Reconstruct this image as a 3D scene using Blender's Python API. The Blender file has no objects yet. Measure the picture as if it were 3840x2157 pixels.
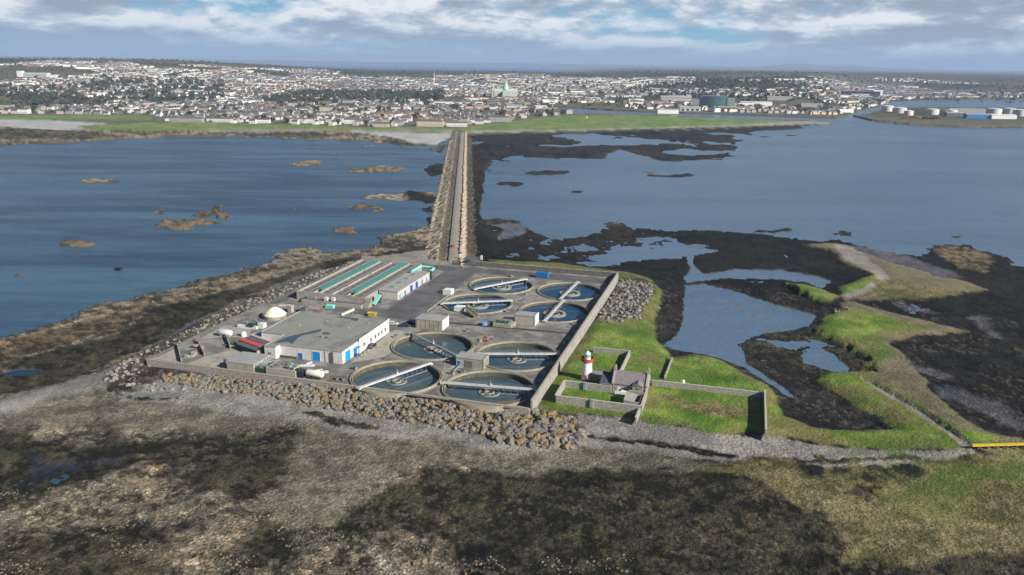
import bpy, bmesh, math, random
import numpy as np
from mathutils import Vector, Matrix, noise as mnoise
from mathutils.geometry import tessellate_polygon

random.seed(7); rng = np.random.default_rng(7)
SC = bpy.context.scene
COL = SC.collection
R = math.radians

# ------------------------------------------------------------------ camera
FS, CXS, CYS, HC = 3041.0, 1920.0, 1078.5, 110.0        # focal length and centre in photo pixels, camera height in metres
PITCH = math.atan((CYS - 243) / FS); ROLL = 0.0132
_f = Vector((0, math.cos(PITCH), -math.sin(PITCH)))
_r0 = Vector((1, 0, 0)); _u0 = Vector((0, math.sin(PITCH), math.cos(PITCH)))
_r = math.cos(ROLL) * _r0 + math.sin(ROLL) * _u0
_u = -math.sin(ROLL) * _r0 + math.cos(ROLL) * _u0
cd = bpy.data.cameras.new('camera'); cam = bpy.data.objects.new('camera', cd); COL.objects.link(cam)
cd.sensor_width = 36.0; cd.lens = 36.0 * FS / 3840.0
cd.clip_start = 1.0; cd.clip_end = 120000.0
m3 = Matrix((_r, _u, -_f)).transposed()
cam.matrix_world = Matrix.Translation((0, 0, HC)) @ m3.to_4x4()
SC.camera = cam

# ------------------------------------------------------------------ sky, sun, exposure
SUN_AZ = R(-36.0); SUN_EL = R(29.0)
SV = Vector((math.cos(SUN_AZ) * math.cos(SUN_EL), math.sin(SUN_AZ) * math.cos(SUN_EL), math.sin(SUN_EL)))
sl = bpy.data.lights.new('sun', 'SUN'); sl.energy = 5.0; sl.angle = R(0.5); sl.color = (1.0, 0.94, 0.86)
so = bpy.data.objects.new('sun', sl); COL.objects.link(so)
so.rotation_euler = SV.to_track_quat('Z', 'Y').to_euler()
SC.view_settings.view_transform = 'Standard'; SC.view_settings.look = 'None'
SC.view_settings.exposure = 0.60; SC.view_settings.gamma = 1.0; SC.view_settings.use_curve_mapping = False


class NT:
    def __init__(s, tree): s.t = tree; s.n = tree.nodes; s.l = tree.links
    def node(s, kind, **kw):
        n = s.n.new(kind)
        for k, v in kw.items():
            if k == 'inp':
                for a, b in v.items():
                    if hasattr(b, 'node') and not isinstance(b, (int, float, tuple, list)): s.l.new(b, n.inputs[a])
                    else: n.inputs[a].default_value = b
            else: setattr(n, k, v)
        return n
    def noise(s, vec, scale, detail=4, rough=0.55, dist=0.0):
        n = s.node('ShaderNodeTexNoise', inp={'Scale': scale, 'Detail': detail, 'Roughness': rough, 'Distortion': dist})
        if vec is not None: s.l.new(vec, n.inputs['Vector'])
        return n.outputs['Fac']
    def ramp(s, fac, stops, interp='LINEAR'):
        n = s.node('ShaderNodeValToRGB'); s.l.new(fac, n.inputs['Fac']); cr = n.color_ramp; cr.interpolation = interp
        while len(cr.elements) < len(stops): cr.elements.new(0.5)
        for e, (p, c) in zip(cr.elements, stops):
            e.position = p; e.color = (c, c, c, 1) if isinstance(c, (int, float)) else (*c, 1)
        return n.outputs['Color']
    def mix(s, fac, a, b, mode='MIX'):
        n = s.node('ShaderNodeMix', data_type='RGBA', blend_type=mode)
        for i, v in ((0, fac), (6, a), (7, b)):
            if hasattr(v, 'node'): s.l.new(v, n.inputs[i])
            elif i == 0: n.inputs[i].default_value = v
            else: n.inputs[i].default_value = (*v, 1)
        return n.outputs[2]
    def math(s, op, a, b=0.0, clamp=False):
        n = s.node('ShaderNodeMath', operation=op, use_clamp=clamp)
        for i, v in ((0, a), (1, b)):
            if hasattr(v, 'node'): s.l.new(v, n.inputs[i])
            else: n.inputs[i].default_value = v
        return n.outputs[0]
    def mapping(s, vec, scale=(1, 1, 1), loc=(0, 0, 0), rot=(0, 0, 0)):
        n = s.node('ShaderNodeMapping', inp={'Scale': scale, 'Location': loc, 'Rotation': rot}); s.l.new(vec, n.inputs['Vector'])
        return n.outputs['Vector']


world = bpy.data.worlds.new('World'); SC.world = world; world.use_nodes = True
W = NT(world.node_tree); W.n.clear()
sky = W.node('ShaderNodeTexSky', sky_type='NISHITA', sun_disc=False, sun_elevation=SUN_EL,
             sun_rotation=math.atan2(SV.x, SV.y), altitude=110.0, air_density=1.0, dust_density=0.6, ozone_density=2.0)
tc = W.node('ShaderNodeTexCoord').outputs['Generated']
sep = W.node('ShaderNodeSeparateXYZ'); W.l.new(tc, sep.inputs[0])
zz = W.math('MAXIMUM', sep.outputs['Z'], 0.0)
zc = W.math('POWER', zz, 0.82)
def cvec(dz, k):
    c = W.node('ShaderNodeCombineXYZ'); W.l.new(sep.outputs['X'], c.inputs[0]); W.l.new(sep.outputs['Y'], c.inputs[1])
    W.l.new(W.math('MULTIPLY', W.math('ADD', zc, dz), k), c.inputs[2]); return c.outputs[0]
OFF = (3.1, 0.7, 1.9)
n0 = W.noise(W.mapping(cvec(0.0, 2.3), loc=OFF), 7.5, 10, 0.58, 0.12)
n1 = W.noise(W.mapping(cvec(0.016, 2.3), loc=OFF), 7.5, 10, 0.58, 0.12)
wide_ = W.noise(W.mapping(cvec(0.0, 2.0), loc=(8.3, 1.0, 0.4)), 2.6, 3, 0.5)
body = W.math('ADD', n0, W.math('MULTIPLY', W.math('SUBTRACT', wide_, 0.5), 0.55))
cover = W.ramp(body, [(0.295, 0.0), (0.42, 1.0)])
elev = W.ramp(zz, [(0.004, 0.05), (0.014, 0.30), (0.028, 0.80), (0.05, 1.0), (0.14, 1.0), (0.30, 0.4)])
cov = W.math('MULTIPLY', cover, elev)
lit = W.math('ADD', W.math('MULTIPLY', W.math('SUBTRACT', n0, n1), 3.2), W.math('MULTIPLY', W.math('SUBTRACT', 0.62, body), 1.5))
ccol = W.ramp(lit, [(0.00, (4.2, 5.0, 6.4)), (0.14, (5.1, 6.1, 7.7)), (0.28, (7.6, 8.4, 9.5)), (0.44, (12.2, 12.6, 12.9))])
high = W.ramp(zz, [(0.08, 0.0), (0.20, 1.0)])
ccol = W.mix(high, ccol, (0.7, 0.95, 1.5))
low = W.ramp(zz, [(0.0, (3.6, 6.6, 9.0)), (0.03, (3.2, 6.9, 9.2)), (0.08, (2.2, 5.6, 8.2)), (0.20, (0.7, 1.6, 3.4))])
skyb = W.mix(W.ramp(zz, [(0.10, 0.0), (0.28, 1.0)]), low, sky.outputs['Color'])
final = W.mix(cov, skyb, ccol)
bg = W.node('ShaderNodeBackground', inp={'Strength': 0.05}); W.l.new(final, bg.inputs['Color'])
wo = W.node('ShaderNodeOutputWorld'); W.l.new(bg.outputs[0], wo.inputs['Surface'])

# ------------------------------------------------------------------ from photo pixels to the ground, and the plant's own axes
def gp(x, y, z=0.0):
    d = _r * ((x - CXS) / FS) + _u * (-(y - CYS) / FS) + _f
    t = (z - HC) / d.z
    return (d.x * t, d.y * t)
TH = R(-16.0); CT, ST = math.cos(TH), math.sin(TH)
def pl(a, b): return (a * CT - b * ST, a * ST + b * CT)
def ab(x, y): return (x * CT + y * ST, -x * ST + y * CT)
YD = 4.0    # level of the yard
# ------------------------------------------------------------------ tagging
def tag(o, label=None, cat=None, group=None, kind=None):
    if label: o['label'] = label
    if cat: o['category'] = cat
    if group: o['group'] = group
    if kind: o['kind'] = kind
    return o
def struct(o, label=None): return tag(o, label, None, None, 'structure')
def empty(name, loc, rz=0.0, label=None, cat=None, group=None):
    o = bpy.data.objects.new(name, None); COL.objects.link(o); o.location = loc; o.rotation_euler.z = rz
    o.empty_display_size = 0.5
    return tag(o, label, cat, group)
def thing(name, a, b, z, label, cat, group=None, rot=0.0):
    x, y = pl(a, b); return empty(name, (x, y, z), TH + rot, label, cat, group)
def copy_tree(o, parent=None):
    c = o.copy(); COL.objects.link(c)
    if parent: c.parent = parent
    for ch in list(o.children): copy_tree(ch, c)
    return c

# ------------------------------------------------------------------ materials
_mats = {}
def mat(name, c1, c2=None, scale=1.0, rough=0.8, bump=0.0, metal=0.0, spec=0.4, detail=5, lo=0.35, hi=0.65, coord='Object', bscale=None, stain=None):
    if name in _mats: return _mats[name]
    m = bpy.data.materials.new(name); m.use_nodes = True; N = NT(m.node_tree)
    b = N.n['Principled BSDF']; b.inputs['Roughness'].default_value = rough; b.inputs['Metallic'].default_value = metal
    b.inputs['Specular IOR Level'].default_value = spec
    if c2 is None: c2 = tuple(v * 0.8 for v in c1)
    if coord == 'World': vec = N.node('ShaderNodeNewGeometry').outputs['Position']
    else: vec = N.node('ShaderNodeTexCoord').outputs['Object']
    f = N.noise(vec, scale, detail, 0.6)
    c = N.mix(N.ramp(f, [(lo, 0.0), (hi, 1.0)]), c1, c2)
    if stain:
        f2 = N.noise(vec, stain[1], 5, 0.65)
        c = N.mix(N.ramp(f2, [(stain[2], 0.0), (stain[2] + 0.12, 1.0)]), c, stain[0])
    N.l.new(c, b.inputs['Base Color'])
    if bump:
        bn = N.node('ShaderNodeBump', inp={'Strength': 1.0, 'Distance': bump})
        N.l.new(N.noise(vec, bscale or scale * 4, 6, 0.65), bn.inputs['Height']); N.l.new(bn.outputs[0], b.inputs['Normal'])
    _mats[name] = m; return m

M_conc = mat('concrete', (0.27, 0.255, 0.215), (0.36, 0.34, 0.29), 0.35, 0.9, 0.02, stain=((0.17, 0.15, 0.11), 0.18, 0.56))
M_rim = mat('rim_concrete', (0.25, 0.24, 0.18), (0.35, 0.33, 0.25), 0.5, 0.9, 0.02, stain=((0.17, 0.16, 0.09), 0.3, 0.56))
M_tankin = mat('wet_concrete', (0.055, 0.055, 0.04), (0.12, 0.11, 0.07), 0.6, 0.75)
M_tar = mat('tarmac', (0.075, 0.075, 0.082), (0.135, 0.132, 0.132), 0.12, 0.92, 0.01, coord='World', stain=((0.06, 0.06, 0.065), 0.07, 0.55))
M_white = mat('white_paint', (0.66, 0.67, 0.66), (0.56, 0.57, 0.56), 0.5, 0.55)
M_brwhite = mat('bridge_white', (0.55, 0.56, 0.55), (0.44, 0.45, 0.44), 0.6, 0.55)
M_render = mat('painted_render', (0.62, 0.61, 0.58), (0.52, 0.51, 0.48), 0.4, 0.85, stain=((0.42, 0.41, 0.37), 0.5, 0.58))
M_blue = mat('bright_blue_paint', (0.0, 0.32, 0.66), (0.0, 0.27, 0.58), 0.8, 0.45)
M_dblue = mat('deep_blue_paint', (0.006, 0.06, 0.36), (0.01, 0.08, 0.30), 0.8, 0.45)
M_mblue = mat('mid_blue_paint', (0.02, 0.16, 0.42), (0.02, 0.13, 0.36), 0.8, 0.5)
M_teal = mat('teal_paint', (0.08, 0.36, 0.34), (0.06, 0.28, 0.27), 0.8, 0.5)
M_tealp = mat('pale_teal_paint', (0.22, 0.62, 0.55), (0.18, 0.52, 0.47), 0.8, 0.5)
M_tealg = mat('teal_grating', (0.035, 0.17, 0.17), (0.06, 0.27, 0.26), 1.1, 0.6)
M_green = mat('dark_green_paint', (0.015, 0.06, 0.045), None, 1, 0.5)
M_roof = mat('grey_roof_membrane', (0.215, 0.222, 0.19), (0.262, 0.265, 0.225), 0.12, 0.8, stain=((0.155, 0.168, 0.155), 0.09, 0.55))
M_roof2 = mat('pale_roof_sheet', (0.27, 0.28, 0.27), (0.33, 0.335, 0.325), 0.2, 0.7)
M_slate = mat('purple_slate', (0.155, 0.14, 0.16), (0.22, 0.20, 0.215), 1.2, 0.75, 0.02)
M_dslate = mat('dark_slate', (0.05, 0.055, 0.08), (0.09, 0.09, 0.12), 1.0, 0.7)
M_stone = mat('stone_wall', (0.20, 0.19, 0.165), (0.38, 0.36, 0.32), 1.6, 0.95, 0.06, detail=7)
M_rust0 = mat('brown_crate', (0.16, 0.10, 0.06), None, 1, 0.9)
M_stoned = mat('dark_stone_wall', (0.085, 0.085, 0.08), (0.16, 0.155, 0.145), 1.4, 0.95, 0.06, detail=7)
M_dark = mat('dark_void', (0.012, 0.012, 0.014), (0.02, 0.02, 0.022), 1, 0.6)
M_glass = mat('dark_glass', (0.02, 0.03, 0.04), None, 1, 0.08, spec=0.8)
M_metal = mat('galvanised_steel', (0.34, 0.35, 0.36), (0.26, 0.27, 0.28), 1.5, 0.5, metal=0.3)
M_bluegrey = mat('blue_grey_steel', (0.20, 0.27, 0.29), (0.27, 0.33, 0.34), 0.8, 0.6)
M_cream = mat('cream_panel', (0.76, 0.75, 0.60), (0.70, 0.69, 0.54), 0.7, 0.55)
M_tan = mat('tan_steel', (0.42, 0.30, 0.24), (0.34, 0.24, 0.19), 1.0, 0.7)
M_red = mat('red_paint', (0.50, 0.045, 0.05), (0.42, 0.035, 0.04), 1.0, 0.5)
M_rred = mat('faded_red_roof', (0.52, 0.085, 0.10), (0.44, 0.07, 0.085), 0.6, 0.6)
M_pink = mat('pinkish_roof', (0.55, 0.42, 0.40), None, 0.6, 0.6)
M_yel = mat('yellow_paint', (0.62, 0.42, 0.03), (0.52, 0.34, 0.03), 0.8, 0.55)
M_yelg = mat('pale_yellow_paint', (0.52, 0.50, 0.20), None, 0.8, 0.6)
M_orange = mat('orange_paint', (0.55, 0.16, 0.03), None, 0.8, 0.6)
M_dgrey = mat('dark_grey_steel', (0.09, 0.10, 0.115), (0.12, 0.13, 0.14), 0.8, 0.6)
M_navy = mat('navy_steel', (0.02, 0.03, 0.06), None, 0.8, 0.5)
M_rubber = mat('tyre_rubber', (0.015, 0.015, 0.015), None, 1, 0.8)
M_carb = mat('black_car_paint', (0.012, 0.012, 0.016), None, 1, 0.2, spec=0.6)
M_carn = mat('navy_car_paint', (0.02, 0.04, 0.10), None, 1, 0.2, spec=0.6)
M_carr = mat('red_car_paint', (0.45, 0.05, 0.05), None, 1, 0.25, spec=0.6)
M_gravel = mat('pale_gravel', (0.27, 0.255, 0.225), (0.36, 0.34, 0.305), 0.5, 0.95, 0.05)
M_slud = mat('brown_mixed_liquor', (0.105, 0.095, 0.085), (0.15, 0.13, 0.115), 0.15, 0.35)

def mat_attr(name, rough=0.85, fine=2.0, amt=0.25, bump=0.03):
    """base colour from the mesh's own colour layer, broken up by procedural noise"""
    m = bpy.data.materials.new(name); m.use_nodes = True; N = NT(m.node_tree); b = N.n['Principled BSDF']
    a = N.node('ShaderNodeAttribute', attribute_name='Col')
    pos = N.node('ShaderNodeNewGeometry').outputs['Position']
    f = N.noise(pos, fine, 5, 0.7)
    k = N.ramp(f, [(0.3, 1.0 - amt), (0.7, 1.0 + amt)])
    N.l.new(N.mix(1.0, a.outputs['Color'], k, 'MULTIPLY'), b.inputs['Base Color'])
    b.inputs['Roughness'].default_value = rough; b.inputs['Specular IOR Level'].default_value = 0.25
    if bump:
        bn = N.node('ShaderNodeBump', inp={'Strength': 1.0, 'Distance': bump}); N.l.new(f, bn.inputs['Height']); N.l.new(bn.outputs[0], b.inputs['Normal'])
    return m

# ------------------------------------------------------------------ mesh builder
class MB:
    def __init__(s): s.v = []; s.f = []; s.m = []; s.mi = 0; s.X = None
    def mat(s, i): s.mi = i; return s
    def add(s, vs, fs):
        o = len(s.v)
        if s.X is not None: vs = [tuple(s.X @ Vector(p)) for p in vs]
        s.v += [tuple(p) for p in vs]; s.f += [tuple(i + o for i in f) for f in fs]; s.m += [s.mi] * len(fs); return s
    def box(s, x0, x1, y0, y1, z0, z1):
        return s.add([(x0, y0, z0), (x1, y0, z0), (x1, y1, z0), (x0, y1, z0), (x0, y0, z1), (x1, y0, z1), (x1, y1, z1), (x0, y1, z1)],
                     [(0, 3, 2, 1), (4, 5, 6, 7), (0, 1, 5, 4), (1, 2, 6, 5), (2, 3, 7, 6), (3, 0, 4, 7)])
    def bar(s, p, q, w, h=None):
        p, q = Vector(p), Vector(q); h = h or w; d = (q - p).normalized()
        up = Vector((0, 0, 1)) if abs(d.z) < 0.95 else Vector((1, 0, 0))
        r = d.cross(up).normalized() * w / 2; u = r.cross(d).normalized() * h / 2
        vs = [p - r - u, p + r - u, p + r + u, p - r + u, q - r - u, q + r - u, q + r + u, q - r + u]
        return s.add(vs, [(0, 3, 2, 1), (4, 5, 6, 7), (0, 1, 5, 4), (1, 2, 6, 5), (2, 3, 7, 6), (3, 0, 4, 7)])
    def prism(s, poly, z0, z1, top=True, bottom=True):
        n = len(poly); vs = [(x, y, z0) for x, y in poly] + [(x, y, z1) for x, y in poly]
        fs = [(i, (i + 1) % n, n + (i + 1) % n, n + i) for i in range(n)]
        if top: fs.append(tuple(range(n, 2 * n)))
        if bottom: fs.append(tuple(range(n - 1, -1, -1)))
        return s.add(vs, fs)
    def lathe(s, prof, n=24, c=(0, 0), a0=0, a1=2 * math.pi, cap0=False, cap1=False):
        full = abs(a1 - a0 - 2 * math.pi) < 1e-6; k = n if full else n + 1
        vs = [(c[0] + r * math.cos(a0 + (a1 - a0) * i / n), c[1] + r * math.sin(a0 + (a1 - a0) * i / n), z) for r, z in prof for i in range(k)]
        fs = []
        for j in range(len(prof) - 1):
            for i in range(n):
                i2 = (i + 1) % k; fs.append((j * k + i, j * k + i2, (j + 1) * k + i2, (j + 1) * k + i))
        if cap0: fs.append(tuple(range(k - 1, -1, -1)))
        if cap1: fs.append(tuple((len(prof) - 1) * k + i for i in range(k)))
        return s.add(vs, fs)
    def tube(s, pts, r, n=10):
        for p, q in zip(pts[:-1], pts[1:]):
            p, q = Vector(p), Vector(q); d = (q - p).normalized(); up = Vector((0, 0, 1)) if abs(d.z) < 0.95 else Vector((1, 0, 0))
            a = d.cross(up).normalized(); b = a.cross(d)
            vs = [pt + (a * math.cos(2 * math.pi * i / n) + b * math.sin(2 * math.pi * i / n)) * r for pt in (p, q) for i in range(n)]
            s.add(vs, [(i, (i + 1) % n, n + (i + 1) % n, n + i) for i in range(n)] + [tuple(range(n - 1, -1, -1)), tuple(range(n, 2 * n))])
        return s
    def gable(s, x0, x1, y0, y1, z0, z1, oh=0.0):
        """roof with its ridge along x"""
        ym = (y0 + y1) / 2; t = 0.18
        return s.add([(x0 - oh, y0 - oh, z0), (x1 + oh, y0 - oh, z0), (x1 + oh, ym, z1), (x0 - oh, ym, z1), (x0 - oh, y1 + oh, z0), (x1 + oh, y1 + oh, z0)],
                     [(0, 1, 2, 3), (3, 2, 5, 4), (0, 3, 4), (1, 5, 2), (0, 4, 5, 1)])
    def mesh(s, name, mats, smooth=False):
        me = bpy.data.meshes.new(name); me.from_pydata(s.v, [], s.f)
        for m in (mats if isinstance(mats, (list, tuple)) else [mats]): me.materials.append(m)
        me.polygons.foreach_set('material_index', s.m)
        if smooth: me.polygons.foreach_set('use_smooth', [True] * len(s.f))
        me.update(); return me
    def build(s, name, mats, parent=None, loc=None, rz=None, smooth=False):
        o = bpy.data.objects.new(name, s.mesh(name, mats, smooth)); COL.objects.link(o)
        if parent is not None: o.parent = parent
        if loc is not None: o.location = loc
        if rz is not None: o.rotation_euler.z = rz
        return o
def solo(mb, name, mats, a, b, z, label, cat, group=None, rot=0.0, smooth=False):
    x, y = pl(a, b); return tag(mb.build(name, mats, None, (x, y, z), TH + rot, smooth), label, cat, group)

# ------------------------------------------------------------------ numpy noise
_perm = rng.permutation(4096)
_val = rng.random(4096)
def vnoise(x, y, seed=0):
    xi = np.floor(x).astype(np.int64); yi = np.floor(y).astype(np.int64); fx = x - xi; fy = y - yi
    fx = fx * fx * (3 - 2 * fx); fy = fy * fy * (3 - 2 * fy)
    def h(a, b): return _val[_perm[(_perm[(a + seed * 131) & 4095] + b) & 4095]]
    return (h(xi, yi) * (1 - fx) + h(xi + 1, yi) * fx) * (1 - fy) + (h(xi, yi + 1) * (1 - fx) + h(xi + 1, yi + 1) * fx) * fy
def fbm(x, y, scale, oct=4, seed=0, gain=0.5):
    r = np.zeros_like(x); amp = 1.0; tot = 0.0; c, s_ = math.cos(0.6), math.sin(0.6); f = 1.0 / scale
    for o in range(oct):
        r += amp * vnoise(x * f + 17.3 * o, y * f - 9.1 * o, seed + o); tot += amp; amp *= gain; f *= 2.03
        x, y = x * c - y * s_, x * s_ + y * c
    return r / tot
def sstep(a, b, x):
    t = np.clip((x - a) / (b - a), 0, 1); return t * t * (3 - 2 * t)

def land(x, y):
    """height of the mainland above the sea, without the small roughness"""
    x = np.asarray(x, float); y = np.asarray(y, float)
    d = np.hypot(x, y); az = np.degrees(np.arctan2(x, y))
    left = 1 - sstep(-23, -9, az)
    right = sstep(4, 12, az)
    ridge = 50 + 50 * left + 22 * right
    lag = sstep(18.5, 23.5, az)
    rise = sstep(1850 + 1750 * lag, 5200 + 2300 * lag, d) ** 1.25
    z = 3.0 + ridge * rise
    z += (fbm(x, y, 900, 3, 5) - 0.5) * 26 * sstep(2200 + 1600 * lag, 4500 + 2200 * lag, d)
    # beyond the ridge: the lake basin in the middle and left, more land on the right
    lake = (1 - sstep(2, 9, az + 3 * (fbm(x, y, 3000, 2, 9) - 0.5)))
    drop = sstep(7000, 10500, d)
    far = 35 + 35 * fbm(x, y, 2600, 3, 11)
    z = z * (1 - drop) + drop * (lake * -12.0 + (1 - lake) * (far + 20))
    rim = sstep(27000, 34000, d + 2500 * (fbm(x, y, 5000, 2, 21) - 0.5))
    hills = 130 + 75 * fbm(x, y, 6000, 4, 31) + 120 * np.exp(-((az - 18.5) / 1.7) ** 2) + 60 * np.exp(-((az - 22) / 1.2) ** 2)
    hills = hills - 55 * sstep(20, 30, az)
    z = np.maximum(z, z * (1 - rim) + hills * rim)
    return z

# ------------------------------------------------------------------ the ground: one polar sheet, 60 m to 42 km
# kinds of surface: height, roughness amplitude, dark and light colour, speckle
CL = {
 'W': (-1.6, 0.5, (0.05, 0.05, 0.035), (0.10, 0.09, 0.06), 0.3),
 'K': (0.55, 0.75, (0.022, 0.022, 0.012), (0.112, 0.100, 0.058), 0.9),     # dark wrack
 'k': (0.05, 0.95, (0.009, 0.009, 0.008), (0.034, 0.031, 0.024), 0.7),     # dark wrack with pools
 'T': (0.75, 0.65, (0.115, 0.102, 0.068), (0.54, 0.45, 0.325), 1.0),      # tan wrack and stones
 't': (0.30, 0.80, (0.060, 0.050, 0.030), (0.29, 0.22, 0.13), 0.9),
 'G': (1.5, 0.30, (0.24, 0.23, 0.205), (0.40, 0.385, 0.35), 0.5),          # shingle
 'D': (1.0, 0.35, (0.175, 0.162, 0.122), (0.35, 0.312, 0.235), 0.75),       # dull shingle
 'N': (2.7, 0.25, (0.110, 0.205, 0.024), (0.235, 0.300, 0.062), 0.35),     # short grass
 'n': (2.3, 0.25, (0.115, 0.160, 0.036), (0.245, 0.235, 0.085), 0.5),
 'Y': (0.9, 0.30, (0.145, 0.135, 0.050), (0.34, 0.285, 0.14), 0.75),      # dry grass and yellow weed
 'y': (1.9, 0.25, (0.130, 0.120, 0.065), (0.235, 0.200, 0.125), 0.4),
 'S': (1.3, 0.20, (0.22, 0.205, 0.175), (0.33, 0.31, 0.275), 0.3),
 's': (0.6, 0.10, (0.32, 0.32, 0.31), (0.42, 0.42, 0.40), 0.15),           # pale sand
 'M': (0.12, 0.22, (0.020, 0.021, 0.020), (0.058, 0.056, 0.050), 0.9),     # mud
 'm': (0.25, 0.30, (0.105, 0.105, 0.125), (0.18, 0.178, 0.20), 0.9),       # pale wet stones
 'Q': (0.50, 0.80, (0.006, 0.007, 0.006), (0.027, 0.027, 0.023), 0.9),  # near-black wrack; cloud shade over the right-hand flats is put into its colour
 'V': (0.6, 0.30, (0.014, 0.018, 0.035), (0.032, 0.040, 0.075), 0.5),
 'P': (-0.14, 0.45, (0.10, 0.10, 0.11), (0.14, 0.14, 0.15), 0.2),          # pools
 'L': (2.2, 0.60, (0.105, 0.095, 0.075), (0.30, 0.27, 0.22), 1.0),           # rubble
 'U': (3.0, 0.0, (0.085, 0.090, 0.055), (0.17, 0.155, 0.115), 0.4),
 'H': (3.2, 0.2, (0.100, 0.170, 0.038), (0.190, 0.240, 0.085), 0.2),
 'B': (1.4, 0.0, (0.2, 0.19, 0.17), (0.25, 0.24, 0.21), 0.2),
}
def make_grid():
    dist = [60.0]
    while dist[-1] < 1450:
        d = dist[-1]; dep = math.atan(HC / d); k = 0.0016 if d > 135 else 0.006
        dist.append(HC / math.tan(dep - k) if dep > k * 2 else d * 1.02)
    while dist[-1] < 43000: dist.append(dist[-1] * 1.0135)
    dist = np.array(dist); az = np.radians(np.linspace(-46, 46, 1000))
    D_, A_ = np.meshgrid(dist, az, indexing='ij')
    return D_ * np.sin(A_), D_ * np.cos(A_)
GX, GY = make_grid(); GS = GX.shape
gx, gy = GX.ravel(), GY.ravel(); gd = np.hypot(gx, gy)
HT = np.full(gx.shape, CL['W'][0]); AM = np.full(gx.shape, CL['W'][1]); SP = np.full(gx.shape, 0.3)
CA = np.tile(np.array(CL['W'][2]), (gx.size, 1)); CB = np.tile(np.array(CL['W'][3]), (gx.size, 1))
# the outlines wander a little, more so far away
near = 1 - sstep(500, 1100, gd)
wx = (fbm(gx, gy, 22, 4, 41) - 0.5) * 15 * near + (fbm(gx, gy, 160, 4, 43) - 0.5) * 90 * (1 - near)
wy = (fbm(gx, gy, 22, 4, 47) - 0.5) * 15 * near + (fbm(gx, gy, 160, 4, 49) - 0.5) * 90 * (1 - near)
JAG = ((fbm(gx, gy, 4.5, 3, 51, 0.6) - 0.5) * 9 + (fbm(gx, gy, 1.4, 2, 53) - 0.5) * 3.5) * near + (fbm(gx, gy, 45, 4, 55, 0.6) - 0.5) * 70 * (1 - near)
def pmask(pts, soft, warp):
    P_ = np.array(pts)
    X = gx + wx * warp; Y = gy + wy * warp
    mg = 14 * warp + 60 * warp + soft
    sel = np.nonzero((X > P_[:, 0].min() - mg) & (X < P_[:, 0].max() + mg) & (Y > P_[:, 1].min() - mg) & (Y < P_[:, 1].max() + mg))[0]
    x, y = X[sel], Y[sel]; ins = np.zeros(x.shape, bool); dm = np.full(x.shape, 1e18)
    n = len(P_)
    for i in range(n):
        x0, y0 = P_[i]; x1, y1 = P_[(i + 1) % n]
        if y0 != y1:
            c = ((y0 > y) != (y1 > y)) & (x < (x1 - x0) * (y - y0) / (y1 - y0) + x0); ins ^= c
        dx, dy = x1 - x0, y1 - y0; L2 = dx * dx + dy * dy + 1e-9
        t = np.clip(((x - x0) * dx + (y - y0) * dy) / L2, 0, 1)
        dm = np.minimum(dm, (x - x0 - t * dx) ** 2 + (y - y0 - t * dy) ** 2)
    sd = np.sqrt(dm) * np.where(ins, 1, -1) + JAG[sel] * min(1.0, warp)
    s1 = soft * 0.6; sd0 = sd - JAG[sel] * min(1.0, warp)
    return sel, sstep(-s1, s1, sd), sstep(-soft - 5, soft + 5, sd0)
def paint(c, pts, soft=1.5, warp=1.0, h=None, amp=None, z=1.5, world=False):
    """lay a kind of surface over an area; the outline is given in the pixels of a 2576 wide view of the photograph"""
    k = 3840.0 / 2576.0
    wp = pts if world else [gp(x * k, y * k, z) for x, y in pts]
    sel, m, mw = pmask(wp, soft, warp); C_ = CL[c]
    mh = mw if c in 'NnYySLGDHM' and warp > 0.2 else m
    HT[sel] += (( C_[0] if h is None else h) - HT[sel]) * mh; AM[sel] += ((C_[1] if amp is None else amp) - AM[sel]) * m; SP[sel] += (C_[4] - SP[sel]) * m
    for i in range(3):
        CA[sel, i] += (C_[2][i] - CA[sel, i]) * m; CB[sel, i] += (C_[3][i] - CB[sel, i]) * m
def oval(c, cx, cy, rx, ry, **kw):
    rd = random.Random(int(cx * 7 + cy)); kw['warp'] = kw.get('warp', 0.5) * 1.5
    for k in range(3 if rx > 30 else 1):
        u = (k - 1) * 0.55 * rx if rx > 30 else 0; r1, r2 = (rx * 0.55, ry * rd.uniform(0.6, 0.95)) if rx > 30 else (rx, ry); v = rd.uniform(-0.35, 0.35) * ry
        paint(c, [(cx + u + r1 * math.cos(t) * rd.uniform(0.7, 1.15), cy + v + r2 * math.sin(t) * rd.uniform(0.7, 1.15)) for t in [i * math.pi / 8 for i in range(16)]], **kw)

# island and its tidal skirt
paint('T', [(-500, 960), (-200, 900), (0, 838), (60, 825), (170, 790), (260, 757), (380, 730), (480, 700), (600, 672), (675, 655), (682, 630), (780, 618), (800, 632),
            (930, 618), (950, 590), (1040, 572), (1085, 560), (1150, 560), (1150, 700), (1300, 900), (1300, 3000), (-3000, 3000)], soft=2.5, warp=1.0)
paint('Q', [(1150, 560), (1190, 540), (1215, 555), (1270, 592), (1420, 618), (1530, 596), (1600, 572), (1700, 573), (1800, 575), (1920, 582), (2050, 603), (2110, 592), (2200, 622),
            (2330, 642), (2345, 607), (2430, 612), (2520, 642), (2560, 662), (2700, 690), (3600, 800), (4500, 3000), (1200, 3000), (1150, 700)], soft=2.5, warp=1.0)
paint('k', [(1195, 545), (1300, 556), (1320, 570), (1400, 598), (1500, 578), (1520, 556), (1590, 562), (1600, 580), (1700, 590), (1730, 640), (1500, 668), (1260, 640), (1200, 600)], soft=6, h=0.12)
paint('Q', [(1180, 560), (1215, 590), (1290, 625), (1240, 655), (1180, 660)], soft=2)
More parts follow.
